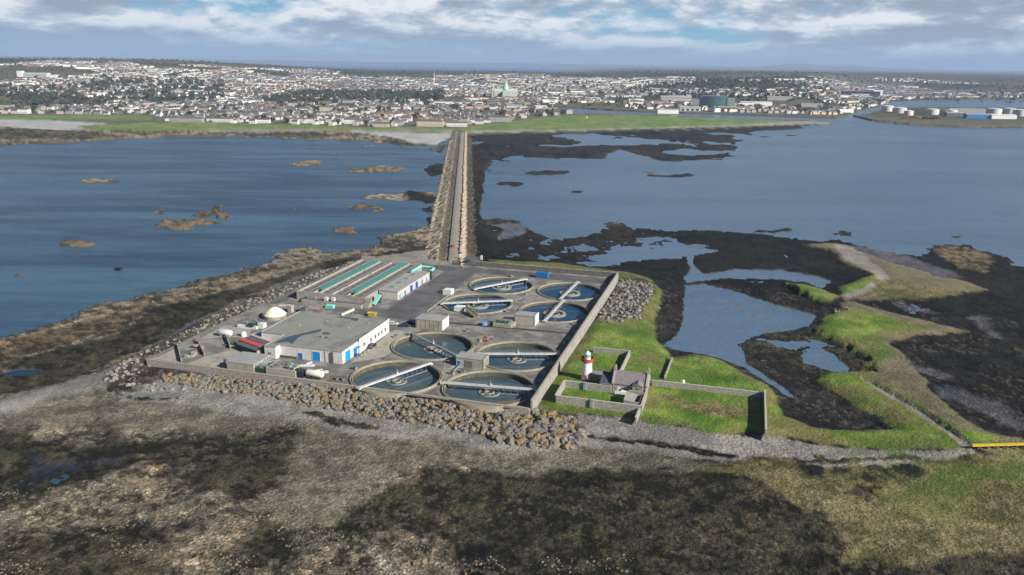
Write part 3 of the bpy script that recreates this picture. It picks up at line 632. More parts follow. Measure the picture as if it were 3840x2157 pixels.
y_ = MB(); v, f = sheet(YPOLY, 0.0, [(a, b, RT - 0.2) for a, b in TANKS]); y_.add(v, f); y_.mi = 0
n = len(YPOLY); y_.add([(x, y, 0) for x, y in YPOLY] + [(x, y, -3.2) for x, y in YPOLY], [(i, (i + 1) % n, n + (i + 1) % n, n + i)[::-1] for i in range(n)])
struct(y_.build('plant_yard', M_yard, None, (0, 0, YD), TH))
def lay(name, polys, m, h=0.004, kind=True):
    q = MB()
    for p in polys:
        v, f = sheet(p, 0.0); q.add(v, f)
    return struct(q.build(name, m, None, (0, 0, YD + h), TH))
lay('yard_road', [[(-203, 392), (-62, 392), (-62, 404.5), (-203, 401)], [(-203, 309), (-199, 309), (-199, 391.9), (-203, 391.9)], [(-149, 330), (-132, 330), (-132, 391.9), (-149, 391.9)],
                  [(-150, 306), (-132, 306), (-132, 329.9), (-149, 329.9), (-149, 318), (-175, 313), (-175, 309)], [(-131.9, 306.5), (-63, 308.6), (-63, 311.5), (-131.9, 309.5)], [(-151, 404.7), (-140, 404.7), (-140, 417), (-151, 417)]], M_tar)
lay('drain_channel', [[(-116, 307.2), (-63, 309.8), (-63, 310.6), (-116, 308.4)]], M_dark, 0.009)
lay('gravel_patch', [[(-133, 233), (-129, 232), (-126, 236), (-129, 240), (-134, 238)], [(-62.5, 233), (-74, 232.3), (-66, 238), (-62.5, 246)], [(-98, 232.4), (-91, 232.4), (-94.5, 238)]], mat('brown_gravel', (0.10, 0.085, 0.07), (0.15, 0.13, 0.11), 0.6, 0.95), 0.008)
lay('paved_apron', [[(-128, 257), (-124, 262), (-124, 266), (-129, 292), (-133.5, 292), (-133.5, 252)], [(-97, 257), (-90, 262), (-90, 266), (-97, 261)]], M_conc, 0.008)

# ------------------------------------------------------------------ walls of the plant
def wall_run(name, pts, h, t, m, z, label, cat='wall', group=None, cap=None, zb=0.0):
    """a wall along plant-frame points; butt-jointed runs in one mesh"""
    q = MB(); a0, b0 = pts[0]
    for (p, s) in zip(pts[:-1], pts[1:]):
        p, s = Vector((p[0] - a0, p[1] - b0, 0)), Vector((s[0] - a0, s[1] - b0, 0)); d = (s - p).normalized(); e = d * t / 2 * 0.98
        q.mi = 0; q.bar(p + e + Vector((0, 0, (h + zb) / 2)), s + e + Vector((0, 0, (h + zb) / 2)), t, h - zb)
    x, y = pl(a0, b0); root = q.build(name, [m], None, (x, y, z), TH); tag(root, label, cat, group)
    if cap:
        c = MB()
        for (p, s) in zip(pts[:-1], pts[1:]):
            p, s = Vector((p[0] - a0, p[1] - b0, h + 0.08)), Vector((s[0] - a0, s[1] - b0, h + 0.08)); d = (s - p).normalized(); c.bar(p - d * 0.05, s - d * 0.0, t + 0.12, 0.16)
        c.build('coping', cap, root)
    return root
M_pwall = mat('plant_wall_concrete', (0.25, 0.237, 0.21), (0.32, 0.305, 0.27), 0.3, 0.9, 0.02, stain=((0.16, 0.15, 0.13), 0.2, 0.56))
wall_run('perimeter_wall', [(-59.6, 232), (-59.6, 406.2)], 2.9, 0.6, M_pwall, YD, 'long tall grey concrete wall between the round tanks and the lighthouse grass', cap=M_conc, zb=-2.5)
wall_run('perimeter_wall', [(-138, 407), (-60, 407)], 2.6, 0.7, M_stoned, YD, 'dark grey wall along the back road behind the far round tanks', cap=M_conc, zb=-2.5)
wall_run('perimeter_wall', [(-203.8, 403), (-154, 406.6)], 1.3, 0.6, M_stone, YD, 'low wall behind the long tanks with teal walkways', cap=M_conc, zb=-2.5)
wall_run('sea_wall', [(-205, 231), (-60.2, 231)], 0.5, 0.8, M_stone, YD, 'low lichen-stained sea wall along the front edge of the plant', cap=mat('tan_coping', (0.30, 0.275, 0.22), (0.34, 0.28, 0.18), 0.4, 0.9), zb=-3.0)
wall_run('sea_wall', [(-205, 231.6), (-206, 309)], 0.35, 0.6, M_stoned, YD, 'low broken wall on the left side of the plant above the rock armour', zb=-2.5)

# ------------------------------------------------------------------ round tanks
M_wfront = water_mat('murky_tank_water', (0.034, 0.066, 0.092), (0.070, 0.100, 0.105), 0.10, 0.015, 2.0, (0.12, 0.12), 0.5)
M_wrear = water_mat('clear_tank_water', (0.008, 0.045, 0.105), (0.016, 0.065, 0.135), 0.12, 0.02, 2.0, (0.12, 0.12), 0.5)
def rails(q, p0, p1, h=1.0, step=2.0, w=0.07):
    p0, p1 = Vector(p0), Vector(p1); n = max(1, int((p1 - p0).length / step)); up = Vector((0, 0, h))
    q.bar(p0 + up, p1 + up, w); q.bar(p0 + up * 0.5, p1 + up * 0.5, w * 0.8)
    for i in range(n + 1):
        p = p0.lerp(p1, i / n); q.bar(p, p + up, w)
def clarifier(a, b, ang, front, label, deckm=None, big_ring=False, half=False):
    t = thing('round_tank', a, b, YD, label, 'settling tank', 'round settling tanks of the plant')
    N_ = 72
    q = MB(); q.lathe([(RT, -1.5), (RT, 0.5), (RT - 0.32, 0.5), (RT - 0.32, 0.15), (RT - 0.72, 0.15), (RT - 0.72, 0.45), (RT - 0.92, 0.45), (RT - 0.92, 0.05)], N_)
    q.build('tank_wall', M_rim, t)
    q = MB(); q.lathe([(RT - 0.92, 0.05), (RT - 0.92, -2.5)], N_); q.build('inner_wall', M_tankin, t)
    wz = -1.45 if front else -0.95
    q = MB(); q.lathe([(0.01, wz), (5, wz), (10, wz), (RT - 0.92, wz)], N_); q.build('tank_water', M_wfront if front else M_wrear, t)
    # middle: stilling ring on legs and a scum baffle
    if big_ring:
        q = MB(); q.lathe([(5.1, wz - 0.5), (5.1, wz + 0.45), (3.7, wz + 0.45), (3.7, wz - 0.5)], 40); q.build('stilling_ring', M_rim, t)
        q = MB(); q.lathe([(2.2, wz - 0.5), (2.2, wz + 0.3), (1.9, wz + 0.3), (1.9, wz - 0.5)], 32); q.build('baffle_ring', M_conc, t)
    else:
        q = MB(); q.lathe([(3.6, wz - 0.4), (3.6, wz + 0.3), (3.4, wz + 0.3), (3.4, wz - 0.4)], 40); q.build('stilling_ring', M_conc, t)
        q = MB(); q.lathe([(1.7, wz - 0.4), (1.7, wz + 0.4), (1.2, wz + 0.4), (1.2, wz - 0.4)], 24)
        for k in range(4):
            c, s = math.cos(ang + 0.785 + k * 1.5708), math.sin(ang + 0.785 + k * 1.5708); q.bar((1.7 * c, 1.7 * s, wz + 0.2), (3.4 * c, 3.4 * s, wz + 0.2), 0.22)
        q.build('centre_column', M_conc, t)
    # travelling bridge
    br = empty('scraper_bridge', (0, 0, 0), ang); br.parent = t
    d = MB(); L = RT + 0.1
    d.box(-L, L, -0.46, 0.46, 1.1, 1.25); d.box(-L, L, -0.54, -0.46, 0.8, 1.32); d.box(-L, L, 0.46, 0.54, 0.8, 1.32)
    d.build('deck', deckm or M_brwhite, br)
    r = MB(); rails(r, (-L, -0.5, 1.32), (L, -0.5, 1.32), 0.9, 2.4, 0.035)
    r2 = MB(); rails(r2, (-L, 0.5, 1.32), (L, 0.5, 1.32), 0.9, 2.4, 0.035)
    r.build('handrail', M_metal, br); r2.build('handrail', M_metal, br)
    for s in (-1, 1):
        e = MB(); e.box(s * L - 0.8, s * L + 0.2, -0.95, 0.95, 0.67, 1.08); e.build('end_carriage', M_brwhite, br)
    e = MB(); e.lathe([(0.42, 1.25), (0.42, 1.8), (0.15, 2.0), (0.01, 2.0)], 12, (0.4, 0)); e.bar((0.4, 0, 1.95), (0.4, 0, 3.1), 0.1); e.build('drive_unit', M_brwhite, br)
    e = MB(); X = np.linspace(2.4, RT - 2.6, 6)
    for x in X: e.bar((x, 0, 0.8), (x + 0.7, 0, wz + 0.1), 0.09)
    e.bar((2.4, 0, 0.75), (RT - 2, 0, 0.75), 0.09); e.bar((2.4, 0, wz + 0.1), (RT - 1.6, 0, wz + 0.1), 0.09, 0.25)
    e.build('scraper_arm', M_metal, br)
    return t
def angof(p, q): return math.atan2(q[1] - p[1], q[0] - p[0])
clarifier(*TANKS[0], angof((-117.3, 229.8), (-104.1, 257.2)), True, 'front round tank beside the yellow tanker, its white bridge slanting up to the right')
clarifier(*TANKS[1], angof((-93.1, 241.7), (-62.0, 245.2)), True, 'front round tank in the corner next to the long wall and rock heap')
clarifier(*TANKS[2], angof((-122.3, 286.6), (-98.5, 269.5)), True, 'round tank with a blue-grey bridge slanting down to the right, beside the big building', M_bluegrey)
clarifier(*TANKS[3], angof((-93.0, 274.6), (-63.0, 284.4)), True, 'murky round tank with level white bridge, beside the small building with blue door')
clarifier(*TANKS[4], angof((-77.2, 324.3), (-76.5, 356)), False, 'blue round tank behind the tan block building, with a pale ring in the middle', big_ring=True)
clarifier(*TANKS[5], angof((-78.0, 356.4), (-76.5, 388.7)), False, 'farthest blue round tank in the corner of the long wall and back wall', big_ring=True)
clarifier(*TANKS[6], angof((-127.9, 333.0), (-100.3, 347.2)), False, 'blue round tank with level white bridge behind the small white covered skip', big_ring=True)
clarifier(*TANKS[7], angof((-123.5, 361.2), (-105.2, 386.8)), False, 'blue round tank by the back road, left of the blue container', big_ring=True)

# ------------------------------------------------------------------ main building
def door(root, x, y, w, h, m, face, name='door', win=False, frame=None):
    """face 'f' looks to -b, 'r' looks to +a; x,y is the foot of its middle"""
    q = MB()
    if face == 'f': q.box(x - w / 2, x + w / 2, y - 0.06, y + 0.05, 0.0, h)
    else: q.box(x - 0.05, x + 0.06, y - w / 2, y + w / 2, 0.0, h)
    d = q.build(name, m, root)
    q = MB(); k = 0.10
    if face == 'f':
        q.box(x - w / 2 - k, x - w / 2, y - 0.1, y + 0.05, 0, h + k); q.box(x + w / 2, x + w / 2 + k, y - 0.1, y + 0.05, 0, h + k); q.box(x - w / 2, x + w / 2, y - 0.1, y + 0.05, h, h + k)
    else:
        q.box(x - 0.05, x + 0.1, y - w / 2 - k, y - w / 2, 0, h + k); q.box(x - 0.05, x + 0.1, y + w / 2, y + w / 2 + k, 0, h + k); q.box(x - 0.05, x + 0.1, y - w / 2, y + w / 2, h, h + k)
    q.build('door_frame', frame or M_white, d)
    if name == 'roller_door':
        q = MB()
        for i in range(1, int(h / 0.45)):
            if face == 'f': q.box(x - w / 2 + 0.05, x + w / 2 - 0.05, y - 0.085, y - 0.06, i * 0.45, i * 0.45 + 0.06)
            else: q.box(x + 0.06, x + 0.085, y - w / 2 + 0.05, y + w / 2 - 0.05, i * 0.45, i * 0.45 + 0.06)
        q.build('slat_ribs', M_mblue, d)
    return d
def window(root, x, y, z, w, h, face, wy=None):
    q = MB()
    if face == 'f': q.box(x - w / 2, x + w / 2, y - 0.03, y + 0.05, z, z + h)
    else: q.box(x - 0.05, x + 0.03, y - w / 2, y + w / 2, z, z + h)
    d = q.build('window', M_glass, root)
    q = MB(); k = 0.08
    if face == 'f':
        q.box(x - w / 2 - k, x + w / 2 + k, y - 0.09, y + 0.05, z - k, z); q.box(x - w / 2 - k, x + w / 2 + k, y - 0.09, y + 0.05, z + h, z + h + k)
        q.box(x - 0.04, x + 0.04, y - 0.07, y - 0.03, z, z + h)
    else:
        q.box(x - 0.05, x + 0.09, y - w / 2 - k, y + w / 2 + k, z - k, z); q.box(x - 0.05, x + 0.09, y - w / 2 - k, y + w / 2 + k, z + h, z + h + k)
        q.box(x + 0.03, x + 0.07, y - 0.04, y + 0.04, z, z + h)
    q.build('window_frame', M_white, d)
BO = (-155, 268)
bt = thing('plant_building', *BO, YD, 'large low white building with a flat grey-green roof and bright blue doors', 'building')
def rel(pts, o=BO): return [(x - o[0], y - o[1]) for x, y in pts]
FP = rel([(-165.6, 246.6), (-161, 246.6), (-161, 249.6), (-135.4, 249.6), (-135.4, 262), (-134.7, 262), (-134.7, 288.6), (-175.6, 288.6), (-175.6, 260.2), (-165.6, 260.2)])
q = MB(); q.prism(FP, 0, 4.9, top=False, bottom=False); q.build('wall', M_render, bt)
FI = rel([(-165.4, 246.8), (-161.2, 246.8), (-161.2, 249.8), (-135.6, 249.8), (-135.6, 262.2), (-134.9, 262.2), (-134.9, 288.4), (-175.4, 288.4), (-175.4, 260.4), (-165.4, 260.4)])
rf = MB(); v, f = sheet(FI, 4.75); rf.add(v, f); roof = rf.build('roof', M_roof, bt)
q = MB()
def edge(q, p, s, z0, z1, t=0.28):
    p, s = Vector((*p, (z0 + z1) / 2)), Vector((*s, (z0 + z1) / 2)); q.bar(p, s, t, z1 - z0)
for i in range(len(FP)):
    p, s = FP[i], FP[(i + 1) % len(FP)]
    if i == 5: continue
    edge(q, p, s, 4.6, 5.0, 0.30)
q.build('parapet', M_roof2, bt)
q = MB(); x0, y0 = -134.55 - BO[0], 261.9 - BO[1]; q.box(x0 - 0.25, x0, y0, 288.9 - BO[1], 4.55, 5.7); q.build('fascia', M_white, bt)
def za(x, y, z): return ab(*gp(900 + x / 3.215, 940 + y / 3.215, z))
M_pud = mat('roof_puddle', (0.045, 0.07, 0.095), (0.07, 0.095, 0.12), 0.4, 0.12, spec=0.6)
for pts in ([(400, 1125), (470, 1078), (600, 1030), (740, 1000), (880, 965), (985, 945), (970, 975), (880, 1000), (760, 1020), (700, 1050), (630, 1125), (585, 1100), (470, 1112)],
            [(1150, 792), (1300, 800), (1440, 822), (1405, 850), (1380, 848), (1330, 826), (1200, 806)], [(985, 985), (1060, 985), (1095, 1000), (1050, 1015), (1000, 1010)], [(940, 1030), (1010, 1030), (1070, 1045), (1030, 1060), (960, 1045)]):
    v, f = sheet(rel([za(x, y, YD + 4.76) for x, y in pts]), 4.758); qq = MB(); qq.add(v, f); qq.build('roof_puddle', M_pud, roof)
for (a, b, w) in ((-150, 262, 0.8), (-146, 275, 1.0), (-158, 280, 0.7), (-166, 272, 0.9), (-141, 283, 0.7)):
    q = MB(); q.box(a - BO[0] - w / 2, a - BO[0] + w / 2, b - BO[1] - w / 2, b - BO[1] + w / 2, 4.76, 5.15); q.build('roof_vent', M_roof2, roof)
fb = 249.6 - BO[1]; ra = -135.4 - BO[0]; rb = -134.7 - BO[0]
door(bt, -152.6 - BO[0], fb, 2.0, 2.4, M_mblue, 'f', 'door')
door(bt, -146.0 - BO[0], fb, 3.2, 3.6, M_blue, 'f', 'roller_door')
door(bt, ra, 253.8 - BO[1], 4.0, 3.9, M_blue, 'r', 'roller_door')
door(bt, ra, 259.6 - BO[1], 2.6, 2.6, M_mblue, 'r', 'door')
q = MB(); q.box(ra, ra + 1.6, 258.2 - BO[1], 261.4 - BO[1], 2.9, 3.15); q.build('canopy', M_blue, bt)
q = MB(); q.box(-139.7 - BO[0], -138.9 - BO[0], fb - 0.5, fb - 0.02, 0, 4.3); q.build('duct', M_dgrey, bt)
for b in (266, 271.9, 275.8, 278.8, 281.6, 285): window(bt, rb, b - BO[1], 1.5 if b != 266 else 1.6, 1.3, 1.5, 'r')
for a in (-163.6,): window(bt, a - BO[0], 246.6 - BO[1], 1.4, 1.1, 1.1, 'f')
q = MB(); q.box(-160.8 - BO[0], -153.8 - BO[0], fb - 0.7, fb - 0.02, 0, 0.75); q.build('plinth', M_tankin, bt)
q = MB(); q.tube([(-142.2 - BO[0], fb - 0.12, 0.0), (-142.2 - BO[0], fb - 0.12, 4.4)], 0.08); q.build('downpipe', M_metal, bt)

# ------------------------------------------------------------------ long aeration tanks with teal walkways
AO = (-178, 352)
at_ = thing('aeration_tanks', *AO, YD, 'raised block of four long brown tanks crossed by two teal walkways', 'treatment tank')
a0, a1, b0, b1 = -195 - AO[0], -160.5 - AO[0], 319 - AO[1], 386.5 - AO[1]
q = MB(); t = 0.45; H4 = 4.0
q.box(a0, a1, b0, b0 + t, 0, H4); q.box(a0, a1, b1 - t, b1, 0, H4); q.box(a0, a0 + t, b0 + t, b1 - t, 0, H4); q.box(a1 - t, a1, b0 + t, b1 - t, 0, H4)
for x in (-186.9, -184.1, -177.5, -170.2, -167.4): q.box(x - AO[0] - 0.2, x - AO[0] + 0.2, b0 + t, b1 - t, 0, H4 - 0.02)
q.build('tank_wall', M_conc, at_)
q = MB(); q.box(a0 + t, a1 - t, b0 + t, b1 - t, 0.5, 3.1); q.build('liquor', M_slud, at_)
for x in (-185.5, -168.8):
    w = MB(); w.box(x - AO[0] - 1.1, x - AO[0] + 1.1, b0 + 5, b1 - 1, H4 + 0.0, H4 + 0.12); wk = w.build('walkway', M_tealg, at_)
    r = MB()
    for s in (-1, 1): rails(r, (x - AO[0] + s * 1.1, b0 + 5, H4 + 0.1), (x - AO[0] + s * 1.1, b1 - 1, H4 + 0.1), 0.9, 2.2, 0.09)
    for y in np.arange(b0 + 5, b1 - 1, 2.0): r.bar((x - AO[0] - 1.1, y, H4 + 0.2), (x - AO[0] + 1.1, y, H4 + 0.2), 0.18)
    r.build('handrail', M_teal, wk)
for k, x in enumerate((-190.9, -180.8, -174, -163.9)):
    w = MB()
    for y in np.arange(b0 + 6, b1 - 4, 6.5): w.bar((x - AO[0] - 2.6, y, H4 - 0.5), (x - AO[0] + 2.6, y, H4 - 0.5), 0.25)
    w.tube([(x - AO[0] + 1.2, b0 + 2, H4 - 0.4), (x - AO[0] + 1.2, b1 - 3, H4 - 0.4)], 0.16, 8)
    w.build('air_pipe', M_metal, at_)
# front ledge with steps
q = MB(); q.box(-190 - AO[0], -160 - AO[0], 314.4 - AO[1], 318.98 - AO[1], 0, 1.6); q.build('front_channel', M_conc, at_)
q = MB(); q.box(-189.6 - AO[0], -160.4 - AO[0], 315 - AO[1], 318.4 - AO[1], 1.6, 1.62); q.build('channel_cover', M_tar, at_)
st = thing('stair', -158.6, 316.5, YD, 'curved cream concrete steps at the corner of the long tanks', 'stairs')
q = MB()
for i in range(8): q.box(-1.2, 1.2, -0.6 + i * 0.55, -0.05 + i * 0.55, 0, 0.45 * (i + 1))
q.build('flight', M_rim, st); q = MB(); rails(q, (-1.2, -0.5, 0.3), (-1.2, 3.8, 3.6), 0.9, 1.5, 0.08); q.build('handrail', M_metal, st)
sc = thing('screw_pump', -156.6, 321.5, YD, 'pale teal inclined screw casing beside the cream steps', 'pump')
q = MB(); q.bar((0, -1.6, 0.8), (0.5, 4.0, 4.0), 1.7, 0.7); q.build('casing', M_tealp, sc)
q = MB(); q.box(-0.2, 1.3, 3.6, 5.4, 0, 4.4); q.build('motor_housing', M_dgrey, sc)
# blower house with the blue doors
BH = (-155, 350)
bh = thing('blower_house', *BH, YD, 'long low blower house with a pale wall of small blue doors beside the long tanks', 'building')
q = MB(); q.box(-4.9, 4.6, 332.5 - BH[1], 372 - BH[1], 0, 3.8); q.build('wall', mat('warm_render', (0.50, 0.47, 0.43), (0.42, 0.39, 0.35), 0.5, 0.85), bh)
q = MB(); q.box(-5.1, 4.8, 332.3 - BH[1], 372.2 - BH[1], 3.8, 4.1); q.build('roof', M_roof2, bh)
for b, m, w, h in ((335, M_blue, 1.5, 2.1), (341, M_mblue, 1.8, 2.4), (348.5, M_dblue, 3.2, 3.2), (355, M_dblue, 3.2, 3.2), (362, M_mblue, 1.8, 2.4), (368, M_mblue, 1.5, 2.1)):
    door(bh, 4.6, b - BH[1], w, h, m, 'r', 'door')
q = MB()
for y in (-12, -4, 5, 13): q.box(-1.2, 0.6, y, y + 1.6, 4.1, 4.7)
q.build('roof_cowl', M_metal, bh)
tp = thing('air_main', -153.8, 372, YD, 'thick bent pale teal air pipe rising over the end of the blower house', 'pipe')
q = MB(); q.tube([(-4, -6, 4.9), (-4, 3.6, 4.9), (-3, 5.2, 5.1), (2, 5.6, 5.0), (4.0, 4.4, 4.7), (4.2, 0, 4.5)], 0.7, 12); q.build('pipe_run', M_tealp, tp)
q = MB(); q.tube([(4.2, 0.2, 4.5), (4.2, 0.2, 0)], 0.55, 12); q.build('riser', M_green, tp)
q = MB(); q.box(-0.6, 0.6, 4.9, 6.3, 0, 4.3); q.build('pillar', M_rim, tp)

# ------------------------------------------------------------------ domed sludge tank and gantry
dt = thing('covered_sludge_tank', -189.5, 291.5, YD, 'round tank with a bright cream cone-shaped cover behind the big building', 'storage tank')
q = MB(); q.lathe([(4.75, 0), (4.75, 1.5), (4.55, 1.5)], 40); q.build('tank_wall', M_rim, dt)
q = MB(); q.lathe([(4.95, 1.4), (4.95, 1.6), (3.2, 3.2), (1.4, 4.4), (0.01, 4.8)], 40); q.build('cover', M_cream, dt, smooth=True)
q = MB()
for k in range(12):
    c, s = math.cos(k * math.pi / 6), math.sin(k * math.pi / 6); q.bar((4.9 * c, 4.9 * s, 1.66), (3.2 * c, 3.2 * s, 3.22), 0.08); q.bar((3.2 * c, 3.2 * s, 3.22), (0.3 * c, 0.3 * s, 4.75), 0.08)
q.build('cover_rib', M_yelg, dt)
q = MB(); q.bar((0.5, 1.8, 4.9), (2.4, 8.5, 3.4), 1.0, 0.5); q.box(1.6, 3.4, 7.8, 10, 0, 3.2); q.build('access_bridge', M_conc, dt)
q = MB(); q.box(-1.4, 1.0, 0, 3.2, 0, 2.4)
solo(q, 'control_hut', [M_dgrey], -181, 300.5, YD, 'small dark hut to the right of the cream cone tank', 'hut')

# ------------------------------------------------------------------ small plant buildings and equipment
def block(name, a0, a1, b0, b1, h, mw, mr, label, cat='building', over=0.15, rt=0.25):
    ca, cb = (a0 + a1) / 2, (b0 + b1) / 2; t = thing(name, ca, cb, YD, label, cat); x, y = (a1 - a0) / 2, (b1 - b0) / 2
    q = MB(); q.box(-x, x, -y, y, 0, h); q.build('wall', mw, t)
    q = MB(); q.box(-x - over, x + over, -y - over, y + over, h, h + rt); q.build('roof', mr, t); return t, x, y
t, x, y = block('pump_house', -126.5, -115.0, 297, 304.5, 3.9, M_conc, M_roof2, 'flat concrete block with a white end wall behind the blue-grey bridged tank')
q = MB(); q.box(x, x + 0.35, -y, y, 0, 4.3); q.build('end_wall', M_white, t)
q = MB()
for i in range(6): q.box(-x + 0.6 + i * 1.9, -x + 0.75 + i * 1.9, -y - 0.12, -y, 0, 3.85)
q.build('pilaster', M_rim, t)
t, x, y = block('pump_house', -89, -80.4, 315.4, 321, 3.9, mat('tan_blockwork', (0.33, 0.29, 0.25), (0.40, 0.35, 0.30), 1.5, 0.9), M_roof2, 'tan blockwork building with a pale end wall in front of the blue tanks')
q = MB(); q.box(x, x + 0.45, -y - 0.15, y, 0, 4.5); q.build('end_wall', M_white, t)
t, x, y = block('pump_house', -95.5, -85.2, 260.6, 266.6, 3.4, M_conc, M_roof2, 'small concrete building with a bright blue door between the four front tanks')
door(t, -4.1, -y, 1.5, 2.3, M_mblue, 'f'); q = MB(); q.box(-1.9, 1.0, -y - 0.1, -y + 0.02, 0, 2.6); q.build('louvre', M_stoned, t); q = MB(); q.box(x, x + 0.3, -y - 0.1, y, 0, 3.9); q.build('end_wall', M_rim, t)
# valve chamber with dark hatches
t = thing('valve_chamber', -92.6, 311.6, YD, 'cream chamber with three dark green hatches beside the tan block building', 'chamber')
q = MB(); q.prism([(-4.2, -2.4), (3.6, -2.4), (4.4, -1.4), (4.4, 2.6), (-4.2, 2.6)], 0, 1.5); q.build('wall', M_rim, t)
for i in range(3): q = MB(); q.box(-3.2 + i * 2.0, -1.9 + i * 2.0, -1.6, 0.6, 1.5, 1.9); q.build('hatch', M_green, t)
q = MB(); rails(q, (-4.0, 2.4, 1.5), (4.2, 2.4, 1.5), 1.0, 1.6); q.box(-3.4, 3.0, 1.0, 2.0, 1.5, 2.3); q.build('guard_rail', M_metal, t)
# blue water drum & pipes
def drum(a, b, m, label, r=0.9, h=1.5):
    q = MB(); q.lathe([(r, 0), (r, h), (r * 0.8, h + 0.12), (0.01, h + 0.15)], 16); q.lathe([(r + 0.05, h * 0.33), (r + 0.05, h * 0.4)], 16); q.lathe([(r + 0.05, h * 0.66), (r + 0.05, h * 0.73)], 16)
    return solo(q, 'drum', [m], a, b, YD, label, 'drum')
drum(-100.9, 309.9, mat('sky_blue_paint', (0.12, 0.33, 0.58), None, 1, 0.5), 'pale blue drum left of the cream hatch chamber', 1.3, 1.2)
drum(-134.2, 258.9, M_mblue, 'small blue drum outside the side door of the big building', 0.5, 1.0)
drum(-190.0, 318.0, M_mblue, 'teal-blue drum at the front of the long tanks', 1.1, 1.6)
# white covered skip, kiosk etc
def kiosk(a, b, w, d, h, label, m=M_white):
    t = thing('kiosk', a, b, YD, label, 'kiosk'); q = MB(); q.box(-w / 2, w / 2, -d / 2, d / 2, 0, h); q.build('body', m, t)
    q = MB(); q.add([(-w / 2 - 0.1, -d / 2 - 0.1, h), (w / 2 + 0.1, -d / 2 - 0.1, h), (w / 2 + 0.1, d / 2 + 0.1, h), (-w / 2 - 0.1, d / 2 + 0.1, h), (-w / 4, 0, h + 0.5), (w / 4, 0, h + 0.5)],
                    [(0, 1, 5, 4), (1, 2, 5), (2, 3, 4, 5), (3, 0, 4), (3, 2, 1, 0)]); q.build('roof', m, t)
    q = MB(); q.box(-w / 2 - 0.05, -w / 2, -0.5, 0.5, 0, h * 0.85); q.build('door', M_metal, t); return t
kiosk(-132.0, 350.2, 4.2, 4.2, 2.3, 'white kiosk standing alone left of the blue tanks')
kiosk(-117.2, 325.0, 4.2, 3.4, 2.4, 'white covered skip in front of the second blue tank')
kiosk(-98.6, 394.3, 1.0, 1.0, 1.0, 'tiny white box at the foot of the dark back wall')
cv_ = thing('conveyor', -111.0, 321.5, YD, 'brown inclined conveyor trough running down from the white covered skip', 'conveyor', rot=R(-42))
q = MB(); q.bar((-4.5, 0, 2.4), (5.5, 0, 0.9), 2.2, 0.35); q.build('trough', M_tankin, cv_)
q = MB()
for s in (-1, 1): q.bar((-4.5, s * 1.1, 2.6), (5.5, s * 1.1, 1.1), 0.18, 0.45)
for x_ in (-4, 0, 5): q.bar((x_, -1, 0), (x_, -1, 2.2 - x_ * 0.15), 0.15); q.bar((x_, 1, 0), (x_, 1, 2.2 - x_ * 0.15), 0.15)
q.build('frame', M_yelg, cv_)
def container(a, b, L, w, h, m, label, rot=0.0, mend=None, mroof=None, grp=None):
    t = thing('container', a, b, YD, label, 'container', grp, rot); q = MB(); q.box(-L / 2, L / 2, -w / 2, w / 2, 0.15, h)
    n = int(L / 0.6)
    for i in range(n):
        x = -L / 2 + (i + 0.5) * L / n; q.box(x - 0.12, x + 0.12, -w / 2 - 0.05, -w / 2, 0.3, h - 0.15); q.box(x - 0.12, x + 0.12, w / 2, w / 2 + 0.05, 0.3, h - 0.15)
    q.build('body', m, t); q = MB(); q.box(-L / 2 - 0.03, L / 2 + 0.03, -w / 2 - 0.06, w / 2 + 0.06, h, h + 0.08); q.build('roof', mroof or m, t)
    q = MB(); q.box(L / 2, L / 2 + 0.07, -w / 2 + 0.1, -0.03, 0.25, h - 0.1); q.box(L / 2, L / 2 + 0.07, 0.03, w / 2 - 0.1, 0.25, h - 0.1); q.build('end_door', mend or m, t); return t
r_ = R(-21)
container(-175.0, 259.8, 13.5, 2.3, 2.6, M_dgrey, 'long container with a pinkish-white roof, nearest the big building wall', r_, mroof=M_pink)
container(-174.6, 256.3, 13.0, 2.6, 2.7, M_dgrey, 'long dark grey container between the pinkish roof and the red roof', r_)
container(-175.3, 253.0, 13.0, 2.5, 2.9, M_tan, 'long container with a faded red roof and tan end', r_, mroof=M_rred)
container(-174.2, 249.7, 12.6, 2.6, 2.5, M_navy, 'long navy container in front of the red-roofed one', r_, mend=M_tan, mroof=M_dgrey)
container(-178.3, 263.4, 5.0, 2.2, 2.4, M_blue, 'small bright blue container at the corner of the big building', r_ + 0.15)
container(-97.0, 394.8, 6.2, 2.6, 2.7, M_mblue, 'bright blue container against the dark back wall', 0.0)
drum(-166.4, 259.0, M_orange, 'small orange drum at the end of the pinkish container', 0.7, 1.6)
# left store with pale roof, dark doorway
t, x, y = block('store', -172, -160.8, 230.9 + 1.2, 242.5, 3.0, M_conc, M_roof2, 'flat-roofed concrete store with a pale roof by the sea wall', over=0.1)
q = MB(); q.box(-x - 0.4, -x + 0.4, -y - 0.08, -y + 0.02, 0, 2.2); q.build('doorway', M_dark, t)
